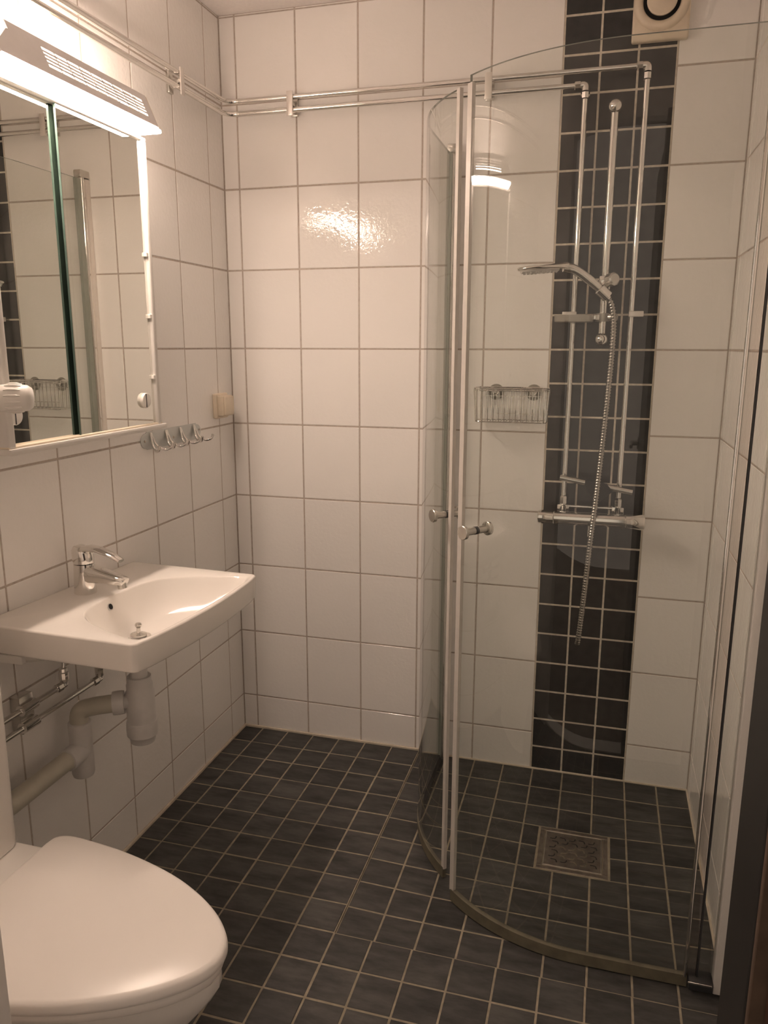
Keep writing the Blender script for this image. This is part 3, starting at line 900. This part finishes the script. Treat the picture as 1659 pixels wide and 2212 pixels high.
pb = pane(0.1035, 0.1085, CY0 + 0.018, -0.930)
def small_knob(parent, x, y, z):
    bm = LATHE([(0.0175, 0.0), (0.0185, 0.002), (0.0185, 0.006), (0.0170, 0.0085), (0.0, 0.0093)], (x, y, z), (1, 0, 0), 28)
    k = finish(bm, 'knob', M['white_plastic'], parent=parent, smooth=40)
    finish(BOX(x + 0.006, x + 0.0098, y - 0.0045, y - 0.0022, z - 0.0165, z + 0.0165), 'groove', M['rubber'], parent=k)
small_knob(pa, 0.1195, -0.716, 1.2515)
small_knob(pb, 0.1085, -1.153, 1.2500)
for z in (1.601, 1.455, 1.307):
    finish(BOX(0.119, 0.1262, -0.677, -0.668, z - 0.005, z + 0.005, bev=0.001), 'stop_clip', M['white_plastic'], parent=t)

# ================================================================ MIRROR LAMP
LY0, LY1 = -1.168, -0.668
t = thing('mirror_lamp', 'glowing white lamp with slotted front above the mirror cabinet', 'lamp', (0.06, (LY0 + LY1) / 2, 1.87))
finish(BOX(0.0004, 0.038, LY0 + 0.01, LY1 - 0.01, 1.8705, 1.945, bev=0.003), 'backplate', M['lamp_metal'], parent=t, smooth=40)
PB, PT = Vector((0.172, 0, 1.8850)), Vector((0.140, 0, 1.9560))
nd = Vector((PT.z - PB.z, 0, -(PT.x - PB.x))).normalized()
def pan(s, y, d): 
    p = PB + (PT - PB) * s + nd * d
    return Vector((p.x, y, p.z))
def pbar(bm, s0, s1, y0, y1, d0=-0.0012, d1=0.0012, y0t=None):
    vs_ = []
    for d in (d0, d1):
        for (s, y) in ((s0, y0), (s0, y1), (s1, y1), (s1, y0 if y0t is None else y0t)):
            vs_.append(bm.verts.new(pan(s, y, d)))
    for f in ((0, 1, 2, 3), (7, 6, 5, 4), (0, 4, 5, 1), (1, 5, 6, 2), (2, 6, 7, 3), (3, 7, 4, 0)):
        bm.faces.new([vs_[i] for i in f])
VY0, VY1 = -1.033, -0.697
S0, S1 = 0.24, 0.76
bm = bmesh.new()
pbar(bm, 0.0, S0, LY0, LY1); pbar(bm, S1, 1.0, LY0 + 0.05, LY1)
pbar(bm, S0, S1, LY0, VY0, y0t=LY0 + 0.045); pbar(bm, S0, S1, VY1, LY1)
fp = finish(bm, 'front_panel', M['lamp_metal'], parent=t)
ns = 5
for k in range(1, ns):
    s = S0 + (S1 - S0) * k / ns
    bm = bmesh.new(); pbar(bm, s - 0.027, s + 0.027, VY0, VY1)
    finish(bm, 'slat', M['lamp_metal'], parent=fp)
nc = 9
for k in range(1, nc):
    y = VY0 + (VY1 - VY0) * k / nc
    bm = bmesh.new(); pbar(bm, S0, S1, y - 0.0016, y + 0.0016)
    finish(bm, 'divider', M['lamp_metal'], parent=fp)
finish(BOX(0.030, 0.1725, LY0 + 0.002, LY1 + 0.014, 1.8745, 1.8835, bev=0.0035, seg=3), 'diffuser', M['diffuser'], parent=t, smooth=40)
finish(BOX(0.0385, 0.165, LY0 + 0.004, LY1 - 0.002, 1.8845, 1.8865), 'diffuser_light_block', M['lamp_metal'], parent=t)  # added tray, unseen: blocks the upward glow of the diffuser
finish(TUBE([(0.095, LY0 + 0.03, 1.922), (0.095, LY1 - 0.03, 1.922)], 0.011, 16), 'fluorescent_tube', M['tube'], parent=t, smooth=40)
for (ya, nm) in ((LY0 + 0.02, 'tube_socket'), (LY1 - 0.03, 'tube_socket')):
    finish(BOX(0.035, 0.112, ya, ya + 0.010, 1.8868, 1.940, bev=0.003), nm, M['white_plastic'], parent=t)
# end plates
for (ya, yb, m) in ((LY0, LY0 + 0.003, 'lamp_metal'), (LY1, LY1 + 0.006, 'cream_plastic')):
    bm = bmesh.new()
    prof = [(0.036, 1.884), (0.171, 1.884), (0.1405, 1.955), (0.036, 1.940)]
    loft(bm, [[(x, ya, z) for x, z in prof], [(x, yb, z) for x, z in prof]])
    finish(bm, 'end_plate', M[m], parent=t)

# ================================================================ HOOK RAIL, SWITCH
t = thing('hook_rail', 'chrome wall rail with four double hooks beside the mirror cabinet', 'hook rail', (0.0, -0.395, 1.098))
bm = bmesh.new()
ol = [(-0.555, 1.128)]
prof = []
for k in range(13):
    a = math.radians(90 + 180 * k / 12)
    prof.append((-0.538 + 0.024 * math.cos(a), 1.125 + 0.021 * math.sin(a)))
prof += [(-0.530, 1.100), (-0.265, 1.100)]
for k in range(13):
    a = math.radians(-90 + 180 * k / 12)
    prof.append((-0.258 + 0.026 * math.cos(a), 1.125 + 0.021 * math.sin(a)))
prof += [(-0.262, 1.150), (-0.530, 1.150)]
loft(bm, [[(0.0002, y, z) for y, z in prof], [(0.0025, y, z) for y, z in prof]])
finish(bm, 'plate', M['plate'], parent=t)
for k in range(4):
    y = -0.515 + 0.0795 * k
    for s in (-1, 1):
        pts = spline([(0.003, y + s * 0.002, 1.146), (0.007, y + s * 0.004, 1.132), (0.014, y + s * 0.009, 1.112), (0.030, y + s * 0.020, 1.098), (0.046, y + s * 0.030, 1.102), (0.051, y + s * 0.034, 1.115)], 5)
        bm = TUBE(pts, [0.0038] * (len(pts) - 3) + [0.004, 0.0046, 0.0042], 10)
        finish(bm, 'hook', M['chrome'], parent=t, smooth=50)
for y, z in ((-0.545, 1.125), (-0.395, 1.121), (-0.243, 1.128)):
    finish(LATHE([(0.0035, 0.0), (0.0032, 0.0018), (0.0, 0.0022)], (0.0025, y, z), (1, 0, 0), 12), 'screw', M['drainsteel'], parent=t)

t = thing('light_switch', 'cream surface mounted light switch on the left wall near the corner', 'light switch', (0.0, -0.105, 1.152))
finish(BOX(0.0002, 0.016, -0.1455, -0.064, 1.152, 1.233, bev=0.005, seg=3), 'base_plate', M['cream_plastic'], parent=t, smooth=50)
finish(BOX(0.014, 0.036, -0.139, -0.070, 1.160, 1.2265, bev=0.004, seg=3), 'cover', M['cream_plastic'], parent=t, smooth=50)
finish(BOX(0.034, 0.043, -0.1345, -0.0745, 1.1625, 1.2235, bev=0.003, seg=2), 'rocker', M['cream_plastic'], parent=t, smooth=50)

# ================================================================ WATER PIPES ALONG THE WALLS
PRAD = 0.0078
def wall_pipe(z, xe, label):
    t = thing('water_pipe', label, 'water pipe', (xe, -0.036, 0.95), 'chrome water pipes to the shower mixer')
    ycl = -0.034; xcl = 0.034
    run = fillet([(xcl, -1.74, z - 0.012), (xcl, ycl, z), (xe - 0.012, ycl, z + 0.0)], 0.05, 10)
    finish(TUBE(run, PRAD, 14), 'pipe_run', M['chrome'], parent=t, smooth=40)
    finish(LATHE([(0.0088, -0.004), (0.0118, -0.002), (0.0118, 0.012), (0.0088, 0.014)], (xe - 0.026, ycl, z), (1, 0, 0), 8), 'compression_nut', M['chrome'], parent=t)
    finish(TUBE(fillet([(xe - 0.014, ycl, z), (xe, ycl, z), (xe, ycl - 0.001, z - 0.016)], 0.010, 6), 0.0105, 14), 'elbow_fitting', M['chrome'], parent=t, smooth=40)
    finish(LATHE([(0.0088, -0.004), (0.0122, -0.002), (0.0122, 0.013), (0.0088, 0.015)], (xe, ycl, z - 0.032), (0, 0, 1), 8), 'compression_nut', M['chrome'], parent=t)
    finish(TUBE([(xe, ycl, z - 0.03), (xe - 0.002, ycl - 0.002, 0.93)], PRAD, 14), 'riser', M['chrome'], parent=t, smooth=40)
    finish(LATHE([(0.0085, 0.915), (0.0132, 0.917), (0.0132, 0.936), (0.0115, 0.940), (0.0085, 0.942)], (xe - 0.002, ycl - 0.002, 0), (0, 0, 1), 8), 'union_nut', M['chrome'], parent=t)
wall_pipe(2.122, 1.279, 'upper chrome water pipe along the top of the walls, ending in the right riser')
wall_pipe(2.086, 1.119, 'lower chrome water pipe along the top of the walls, ending in the left riser')

def clip(loc, axis, label):
    """rectangular metal clip holding both pipes; axis = direction of the pipes"""
    x, y = loc
    t = thing('pipe_clip', label, 'pipe clip', (x, y, 2.06), 'metal pipe clips on the twin water pipes')
    if axis == 'x':
        a = BOX(x - 0.010, x + 0.010, -0.0465, -0.0425, 2.068, 2.137, bev=0.0015)
        b_ = BOX(x - 0.007, x + 0.007, -0.0425, -0.0002, 2.0985, 2.1085, bev=0.001)
        c_ = BOX(x - 0.012, x + 0.012, -0.010, -0.0002, 2.074, 2.132, bev=0.002)
    else:
        a = BOX(0.0425, 0.0465, y - 0.010, y + 0.010, 2.063, 2.133, bev=0.0015)
        b_ = BOX(0.0002, 0.0425, y - 0.007, y + 0.007, 2.0935, 2.1035, bev=0.001)
        c_ = BOX(0.0002, 0.010, y - 0.012, y + 0.012, 2.070, 2.128, bev=0.002)
    finish(a, 'front_strap', M['alu'], parent=t, smooth=40)
    finish(b_, 'stud', M['steel'], parent=t, smooth=40)
    finish(c_, 'base', M['steel'], parent=t, smooth=40)
clip((0.25, 0), 'x', 'pipe clip on the back wall above the second white tile from the left corner')
clip((0.852, 0), 'x', 'pipe clip on the back wall behind the shower glass')
clip((0, -0.318), 'y', 'pipe clip on the left wall between the lamp and the corner')
clip((0, -0.945), 'y', 'pipe clip on the left wall directly above the glowing lamp')

def riser_clip(x, label, side):
    t = thing('riser_clip', label, 'pipe clip', (x, -0.03, 1.468), 'pale plastic clips on the shower risers')
    finish(BOX(x - 0.020 + side * 0.015, x + 0.020 + side * 0.015, -0.050, -0.0385 + 0.010, 1.4675, 1.4835, bev=0.002), 'strap', M['alu'], parent=t, smooth=40)
    finish(BOX(x - 0.006 + side * 0.02, x + 0.006 + side * 0.02, -0.030, -0.0002, 1.470, 1.481, bev=0.001), 'stud', M['steel'], parent=t, smooth=40)
riser_clip(1.2765, 'small pale clip on the right shower riser', 1)
riser_clip(1.117, 'small pale clip on the left shower riser behind the soap dish', -0.7)

# ================================================================ SHOWER SET
SX, SYR = 1.2005, -0.058
t = thing('shower_rail', 'vertical chrome slide rail with ball ends on the dark tiles', 'shower rail', (SX, SYR, 1.39))
finish(TUBE([(SX, SYR, 1.41), (SX, SYR, 2.015)], 0.0105, 18), 'rail', M['chrome'], parent=t, smooth=40)
for z in (2.020, 1.405):
    r = 0.0185
    prof = [(r * math.sin(PI * k / 12) if 0 < k < 12 else 0.0, -r * math.cos(PI * k / 12)) for k in range(13)]
    e = finish(LATHE(prof, (SX, SYR - 0.004, z), (0, -1, 0), 24), 'end_ball', M['chrome'], parent=t, smooth=60)
    finish(TUBE([(SX, SYR, z), (SX, -0.0003, z)], 0.011, 16), 'wall_post', M['chrome'], parent=e, smooth=40)
# slider holder
hold = Vector((SX + 0.008, SYR - 0.018, 1.548))
bm = BOX(SX - 0.016, SX + 0.016, SYR - 0.018, SYR + 0.015, 1.540, 1.580, bev=0.005)
finish(bm, 'slider', M['chrome'], parent=t, smooth=40)
finish(LATHE([(0.010, 0.0), (0.0185, 0.004), (0.0195, 0.012), (0.0185, 0.026), (0.014, 0.030), (0.0, 0.031)], (SX + 0.010, SYR - 0.014, 1.566), Vector((0.55, -0.75, 0.10)), 10), 'clamp_knob', M['steel'], parent=t, smooth=30)

# hand shower
t = thing('hand_shower', 'chrome hand shower head pointing left in its rail holder', 'shower head', (SX, SYR - 0.05, 1.52))
h0 = Vector((1.214, -0.100, 1.515)); h1 = Vector((1.150, -0.125, 1.572)); h2 = Vector((1.090, -0.145, 1.598)); h3 = Vector((0.968, -0.180, 1.588))
pts = spline([h0, (1.188, -0.110, 1.541), h1, (1.118, -0.136, 1.592), h2], 6)
bm = TUBE(pts, [0.0085 + 0.0045 * min(1, i / 10) for i in range(len(pts))], 16)
finish(bm, 'handle', M['chrome'], parent=t, smooth=50)
# head: flat oval
hd = (h3 - h2).normalized()
sd = Vector((0, 0, 1)).cross(hd).normalized(); upv = hd.cross(sd) * -1
if upv.z < 0: upv = -upv
def oval(w, tck, s): return None
def sect(c, w, tk):
    n = 20
    return [c + sd * (w * math.cos(2 * PI * k / n)) + upv * (tk * math.sin(2 * PI * k / n)) for k in range(n)]
L = (h3 - h2).length
loops = []
for s, w, tk in ((-0.10, 0.012, 0.010), (0.02, 0.018, 0.0095), (0.15, 0.028, 0.0092), (0.35, 0.038, 0.0090), (0.6, 0.041, 0.0086), (0.8, 0.036, 0.0078), (0.93, 0.024, 0.0066), (0.985, 0.012, 0.005), (1.0, 0.004, 0.003)):
    loops.append(sect(h2 + hd * (L * s) + upv * 0.003, w, tk))
finish(loft(bmesh.new(), loops), 'head', M['chrome'], parent=t, smooth=60)
loops = []
for s, w in ((0.12, 0.018), (0.35, 0.031), (0.6, 0.034), (0.8, 0.029), (0.92, 0.014)):
    loops.append(sect(h2 + hd * (L * s) - upv * 0.0045, w, 0.0045))
sp = finish(loft(bmesh.new(), loops), 'spray_face', M['grey_plastic'], parent=t, smooth=50)
bm = bmesh.new()
for i in range(9):
    s = 0.16 + 0.085 * i
    wv = 0.032 * math.sqrt(max(0.05, 1 - ((s - 0.55) / 0.45) ** 2))
    for j in (-0.8, -0.27, 0.27, 0.8):
        c_ = h2 + hd * (L * s) + sd * (wv * j) - upv * (0.0045 + 0.0045 * math.sqrt(max(0, 1 - j * j * 0.8)))
        lathe(bm, [(0.0022, 0.0), (0.0016, 0.0035), (0.0, 0.0036)], c_, -upv, 6)
o = finish(bm, 'nozzles', M['grey_plastic'], parent=sp); o['kind'] = 'stuff'
# holder cone
bm = LATHE([(0.0125, -0.018), (0.0165, -0.016), (0.0165, 0.016), (0.0135, 0.018)], Vector((1.199, -0.106, 1.531)), (h1 - h0).normalized(), 16)
finish(bm, 'holder_cone', M['chrome'], parent=t, smooth=40)
bm = TUBE([(SX + 0.002, SYR - 0.012, 1.556), (1.199, -0.106, 1.532)], 0.011, 14)
finish(bm, 'holder_arm', M['chrome'], parent=t, smooth=40)

# hose
pts = [Vector((1.2145, -0.1000, 1.5135)), (1.224, -0.098, 1.495), (1.231, -0.096, 1.455), (1.232, -0.097, 1.38), (1.2275, -0.10, 1.25), (1.2205, -0.105, 1.10), (1.2125, -0.115, 0.95), (1.2035, -0.128, 0.82), (1.196, -0.128, 0.68), (1.189, -0.120, 0.56), (1.1850, -0.112, 0.508), (1.1838, -0.100, 0.494), (1.1865, -0.090, 0.510), (1.1925, -0.083, 0.60), (1.1985, -0.079, 0.70), (1.2022, -0.078, 0.79), (1.2027, -0.078, 0.832)]
path = spline(pts, 26)
t = thing('shower_hose', 'ribbed metal shower hose hanging in a long loop below the hand shower', 'hose', pts[-1])
# resample and give ribs
dist = [0.0]
for a, b in zip(path[:-1], path[1:]): dist.append(dist[-1] + (b - a).length)
tot = dist[-1]
res, rad = [], []
step = 0.0021
j = 0
nst = int(tot / step)
for i in range(nst + 1):
    d = tot * i / nst
    while j < len(dist) - 2 and dist[j + 1] < d: j += 1
    f = (d - dist[j]) / max(1e-9, dist[j + 1] - dist[j])
    res.append(path[j].lerp(path[j + 1], min(1, f)))
    rad.append(0.0084 if (i // 2) % 2 == 0 else 0.0066)
finish(TUBE(res, rad, 10), 'hose', M['hose'], parent=t, smooth=60)
finish(LATHE([(0.0075, 0.0), (0.0098, 0.002), (0.0098, 0.022), (0.0075, 0.024)], (1.2027, -0.078, 0.826), (0, 0, 1), 12), 'hose_nut', M['chrome'], parent=t, smooth=30)

# soap dish
t = thing('soap_dish', 'clear plastic soap dish clamped to the shower rail', 'soap dish', (1.13, -0.075, 1.452))
def dish_loop(z, g):
    pts = []
    cx, cy, hx, hy = 1.122, -0.090, 0.055 - g, 0.040 - g
    for k in range(28):
        a = 2 * PI * k / 28
        ca, sa = math.cos(a), math.sin(a)
        e = 0.55
        pts.append((cx + math.copysign(abs(ca) ** e, ca) * hx, cy + math.copysign(abs(sa) ** e, sa) * hy, z))
    return pts
finish(loft(bmesh.new(), [dish_loop(1.4515, 0.008), dish_loop(1.4535, 0.001), dish_loop(1.472, 0.0), dish_loop(1.472, 0.003), dish_loop(1.456, 0.006), dish_loop(1.4555, 0.012)]), 'tray', M['frosted'], parent=t, smooth=40)
finish(LATHE([(0.0112, -0.012), (0.020, -0.011), (0.020, 0.011), (0.0112, 0.012)], (SX, SYR, 1.466), (0, 0, 1), 20), 'clamp_ring', M['frosted'], parent=t, smooth=40)
finish(LATHE([(0.0, 0.022), (0.010, 0.022), (0.0115, 0.018), (0.0115, 0.0), (0.009, -0.002)], (SX + 0.018, SYR - 0.004, 1.466), (0.9, -0.42, 0), 14), 'clamp_screw', M['steel'], parent=t, smooth=40)
finish(BOX(1.166, 1.192, -0.078, -0.060, 1.458, 1.474, bev=0.003), 'clamp_arm', M['chrome'], parent=t, smooth=40)

# mixer
MZ, MY = 0.880, -0.082
t = thing('shower_mixer', 'horizontal chrome thermostatic shower mixer on the dark tile strip', 'shower mixer', (1.2, MY, 0.845))
finish(LATHE([(0.0185, 1.092), (0.0205, 1.094), (0.0205, 1.298), (0.0185, 1.300)], (0, MY, MZ), (1, 0, 0), 28), 'body', M['chrome'], parent=t, smooth=40)
finish(LATHE([(0.0185, 1.046), (0.0205, 1.048), (0.0212, 1.066), (0.0190, 1.072), (0.0175, 1.090), (0.0165, 1.0925)], (0, MY, MZ), (1, 0, 0), 24), 'flow_handle', M['chrome'], parent=t, smooth=35)
finish(LATHE([(0.0195, 1.2995), (0.0225, 1.301), (0.0228, 1.350), (0.0215, 1.3535), (0.0, 1.354)], (0, MY, MZ), (1, 0, 0), 24), 'temperature_handle', M['chrome'], parent=t, smooth=35)
for x in (1.117, 1.277):
    bm = TUBE(fillet([(x, -0.036, 0.917), (x, -0.040, 0.905), (x, MY, 0.892)], 0.012), 0.0105, 14)
    finish(bm, 'inlet', M['chrome'], parent=t, smooth=40)
    finish(BOX(x - 0.018, x + 0.018, -0.046, -0.0003, 0.890, 0.914, bev=0.003), 'inlet_bracket', M['chrome'], parent=t, smooth=40)
finish(TUBE([(1.117, -0.040, 0.909), (1.277, -0.040, 0.909)], 0.005, 10), 'cross_bar', M['chrome'], parent=t, smooth=40)
finish(LATHE([(0.0, 0.0), (0.009, 0.0), (0.0095, 0.018), (0.008, 0.019)], (1.2027, -0.080, 0.848), (0, 0, 1), 14), 'outlet', M['chrome'], parent=t, smooth=40)

# squeegee hung above the mixer
t = thing('squeegee', 'tilted chrome squeegee bar with dark triangular blade holder above the shower mixer', 'squeegee', (1.21, -0.06, 0.93))
qa, qb = Vector((1.1045, -0.066, 1.0005)), Vector((1.3145, -0.066, 0.9655))
qd = (qb - qa)
finish(TUBE([qa, qa + qd * 0.375], 0.0088, 16), 'bar', M['steel'], parent=t, smooth=40)
finish(TUBE([qa + qd * 0.63, qb], 0.0088, 16), 'bar', M['steel'], parent=t, smooth=40)
m1, m2 = qa + qd * 0.375, qa + qd * 0.63
bm = bmesh.new()
tri = [m1 + Vector((-0.004, 0, 0.010)), m2 + Vector((0.006, 0, 0.008)), m2 + Vector((0.022, 0, -0.012)), Vector((1.222, -0.066, 0.932)), Vector((1.204, -0.066, 0.934)), m1 + Vector((-0.006, 0, -0.008))]
loft(bm, [[p + Vector((0, 0.008, 0)) for p in tri], [p + Vector((0, -0.010, 0)) for p in tri]])
finish(bm, 'blade_holder', M['rubber'], parent=t)
finish(TUBE([Vector((1.205, -0.066, 0.985)), Vector((1.205, -0.0006, 0.985))], 0.005, 10), 'wall_hook', M['steel'], parent=t)

# ================================================================ WIRE BASKET
t = thing('shower_basket', 'chrome wire shower basket hanging from suction cups on the white tiles', 'shower basket', (0.95, -0.06, 1.16))
bx0, bx1, by0, by1, bz0, bz1 = 0.840, 1.062, -0.100, -0.014, 1.1615, 1.262
def basket_loop(g, z, r=0.03):
    x0, x1, y0, y1 = bx0 + g, bx1 - g, by0 + g, by1
    p = fillet([(x0 + 0.08, y1, z), (x0, y1, z), (x0, y0, z), (x1, y0, z), (x1, y1, z), (x0 + 0.08, y1, z)], r, 6)
    return p
bm = bmesh.new()
for dz in (-0.004, 0.0, 0.004): pass
ptsr = basket_loop(0, bz1)
# flat band for the top rim
n = len(ptsr)
rim = [[p + Vector((0, 0, dz)) for p in ptsr] for dz in (-0.0045, 0.0045)]
tube(bm, ptsr, 0.0022, 8)
tube(bm, [p + Vector((0, 0, -0.0055)) for p in ptsr], 0.0018, 8)
finish(bm, 'top_rim', M['chrome'], parent=t, smooth=40)
finish(TUBE(basket_loop(0.006, bz0 + 0.002, 0.02), 0.0017, 8), 'bottom_rim', M['chrome'], parent=t, smooth=40)
for k in range(13):
    x = bx0 + 0.012 + (bx1 - bx0 - 0.024) * k / 12
    p = fillet([(x, by0 + 0.001, bz1 - 0.003), (x, by0 + 0.007, bz0), (x, by1 - 0.004, bz0), (x, by1, bz1 - 0.003)], 0.008, 4)
    finish(TUBE(p, 0.0013, 6), 'wire', M['chrome'], parent=t, smooth=40)
for xs in (bx0, bx1):
    for k in range(3):
        y = by0 + 0.02 + 0.022 * k
        g = 0.006 if xs == bx0 else -0.006
        finish(TUBE([(xs, y, bz1 - 0.003), (xs + g, y, bz0 + 0.002)], 0.0013, 6), 'wire', M['chrome'], parent=t, smooth=40)
finish(TUBE([(bx0 + 0.02, by1 - 0.001, 1.236), (bx1 - 0.02, by1 - 0.001, 1.236)], 0.0013, 6), 'cross_wire', M['chrome'], parent=t)
finish(TUBE([(0.90, by1 - 0.001, 1.182), (0.94, by1 - 0.004, 1.183), (0.99, by1 - 0.004, 1.183), (1.02, by1 - 0.001, 1.182)], 0.0013, 6), 'cross_wire', M['chrome'], parent=t)
for x in (0.8965, 1.011):
    c = finish(LATHE([(0.0245, 0.0), (0.0235, 0.003), (0.017, 0.0075), (0.012, 0.010), (0.011, 0.016), (0.0, 0.0165)], (x, -0.0003, 1.2475), (0, -1, 0), 24), 'suction_cup', M['acrylic'], parent=t, smooth=40)
    finish(LATHE([(0.0085, 0.006), (0.0085, 0.020), (0.006, 0.022), (0.0, 0.0222)], (x, 0, 1.2475), (0, -1, 0), 16), 'cup_screw', M['steel'], parent=c, smooth=40)
    pts = spline([(x + 0.008, by1, bz1 - 0.004), (x + 0.009, -0.020, 1.247), (x, -0.0215, 1.238), (x - 0.009, -0.020, 1.247), (x - 0.008, by1, bz1 - 0.004)], 5)
    finish(TUBE(pts, 0.0014, 6), 'cup_loop', M['chrome'], parent=t, smooth=40)

# ================================================================ EXHAUST VENT
t = thing('exhaust_vent', 'cream round disc exhaust vent at the top of the back wall', 'air vent', (1.303, 0.0, 2.182))
finish(BOX(1.2315, 1.376, -0.024, -0.0003, 2.184, 2.362, bev=0.006, seg=3), 'frame', M['cream_plastic'], parent=t, smooth=50)
VC = (1.3035, -0.024, 2.277)
ringp = [(0.047, -0.002), (0.048, 0.006), (0.052, 0.0115), (0.060, 0.0125), (0.068, 0.009), (0.0715, 0.002), (0.0715, -0.002)]
finish(LATHE(ringp, VC, (0, -1, 0), 48), 'ring', M['cream_plastic'], parent=t, smooth=50)
finish(LATHE([(0.047, 0.0), (0.047, 0.0016), (0.0, 0.0018)], VC, (0, -1, 0), 40), 'duct', M['black'], parent=t)
finish(LATHE([(0.036, 0.004), (0.0385, 0.008), (0.0385, 0.014), (0.034, 0.0165), (0.0, 0.018)], VC, (0, -1, 0), 40), 'disc', M['cream_plastic'], parent=t, smooth=50)

# ================================================================ FLOOR DRAIN
DZ = -0.0185
t = thing('floor_drain', 'square steel floor drain with wavy slots in the shower floor', 'floor drain', ((DRX0 + DRX1) / 2, (DRY0 + DRY1) / 2, DZ))
bm = bmesh.new()
fw = 0.013
x0, x1, y0, y1 = DRX0 + 0.003, DRX1 - 0.003, DRY0 + 0.003, DRY1 - 0.003
box(bm, x0, x1, y0, y0 + fw, DZ - 0.004, DZ + 0.0016, bev=0.0006, seg=1); box(bm, x0, x1, y1 - fw, y1, DZ - 0.004, DZ + 0.0016, bev=0.0006, seg=1)
box(bm, x0, x0 + fw, y0 + fw, y1 - fw, DZ - 0.004, DZ + 0.0016, bev=0.0006, seg=1); box(bm, x1 - fw, x1, y0 + fw, y1 - fw, DZ - 0.004, DZ + 0.0016, bev=0.0006, seg=1)
finish(bm, 'frame', M['drainsteel'], parent=t)
gx0, gx1, gy0, gy1 = x0 + fw + 0.002, x1 - fw - 0.002, y0 + fw + 0.002, y1 - fw - 0.002
gr = finish(BOX(gx0, gx1, gy0, gy1, DZ - 0.004, DZ + 0.0020, bev=0.0008, seg=1), 'grate', M['drainsteel'], parent=t)
# raised lip
bm = bmesh.new()
tube(bm, [(gx0 + 0.003, gy0 + 0.003, DZ + 0.002), (gx1 - 0.003, gy0 + 0.003, DZ + 0.002), (gx1 - 0.003, gy1 - 0.003, DZ + 0.002), (gx0 + 0.003, gy1 - 0.003, DZ + 0.002), (gx0 + 0.003, gy0 + 0.003, DZ + 0.002)], 0.0012, 6)
finish(bm, 'grate_lip', M['steel'], parent=gr)
# wavy slots: S-shaped cuts, some filled with lime
cnt = 0
for r in range(6):
    for cidx in range(5):
        cx = gx0 + 0.026 + 0.0268 * cidx + (0.007 if r % 2 else 0.0)
        cy = gy1 - 0.030 - 0.0205 * r
        sgn = 1 if (r + cidx) % 2 == 0 else -1
        pts = spline([(cx - 0.0115, cy - sgn * 0.004, 0), (cx - 0.002, cy - sgn * 0.004, 0), (cx + 0.003, cy - sgn * 0.002, 0), (cx + 0.005, cy + sgn * 0.003, 0), (cx + 0.006, cy + sgn * 0.008, 0)], 3)
        bm = bmesh.new()
        wv = 0.0017
        prev = None
        for i, p in enumerate(pts):
            a = pts[max(0, i - 1)]; b = pts[min(len(pts) - 1, i + 1)]
            tn = (b - a).normalized(); nn = Vector((-tn.y, tn.x, 0)) * wv
            cur = [bm.verts.new((p.x + nn.x, p.y + nn.y, DZ + 0.00235)), bm.verts.new((p.x - nn.x, p.y - nn.y, DZ + 0.00235)), bm.verts.new((p.x - nn.x, p.y - nn.y, DZ + 0.0008)), bm.verts.new((p.x + nn.x, p.y + nn.y, DZ + 0.0008))]
            if prev:
                for k in range(4):
                    bm.faces.new((prev[k], cur[k], cur[(k + 1) % 4], prev[(k + 1) % 4]))
            else:
                bm.faces.new(cur)
            prev = cur
        bm.faces.new(prev[::-1])
        filled = (r in (2, 3, 4) and cidx in (1, 2, 3)) or (r == 5 and cidx in (2, 3))
        finish(bm, 'slot', M['lime'] if filled else M['black'], parent=gr)
        cnt += 1

# ================================================================ RADIATOR VALVE
t = thing('radiator_valve', 'white ribbed thermostat knob on a chrome valve in front of the mirror', 'radiator valve', (0.10, -1.235, 1.26))
kx, ky, kz = 0.140, -1.238, 1.2895
AX = Vector((0.88, 0.46, 0.0)).normalized()
prof = [(0.0165, -0.004), (0.0205, 0.0), (0.0240, 0.010), (0.0255, 0.030), (0.0250, 0.050), (0.0235, 0.062), (0.0190, 0.0690), (0.0, 0.0715)]
hd_ = finish(LATHE(prof, (kx, ky, kz), AX, 32), 'thermostat_head', M['white_plastic'], parent=t, smooth=50)
su = Vector((0, 0, 1)); sw = AX.cross(su)
for k in range(14):
    a = 2 * PI * k / 14
    dirv = su * math.cos(a) + sw * math.sin(a)
    c0 = Vector((kx, ky, kz)) + AX * 0.026 + dirv * 0.0252
    c1 = Vector((kx, ky, kz)) + AX * 0.054 + dirv * 0.0246
    finish(TUBE([c0, c0.lerp(c1, 0.3) + dirv * 0.001, c0.lerp(c1, 0.7) + dirv * 0.001, c1], [0.0012, 0.0024, 0.0024, 0.0012], 6), 'rib', M['white_plastic'], parent=hd_, smooth=50)
finish(LATHE([(0.0135, -0.026), (0.0150, -0.024), (0.0150, -0.002), (0.0130, 0.0)], (kx, ky, kz), AX, 10), 'union_nut', M['chrome'], parent=t, smooth=30)
vb = Vector((kx, ky, kz)) - AX * 0.04
finish(TUBE([Vector((kx, ky, kz)) - AX * 0.020, vb, vb - AX * 0.02], 0.0105, 14), 'valve_body', M['chrome'], parent=t, smooth=40)
ve = vb - AX * 0.012
finish(TUBE(fillet([ve, (ve.x, ve.y - 0.06, ve.z), (0.0004, ve.y - 0.06, ve.z)], 0.015), 0.008, 12), 'connecting_pipe', M['chrome'], parent=t, smooth=40)
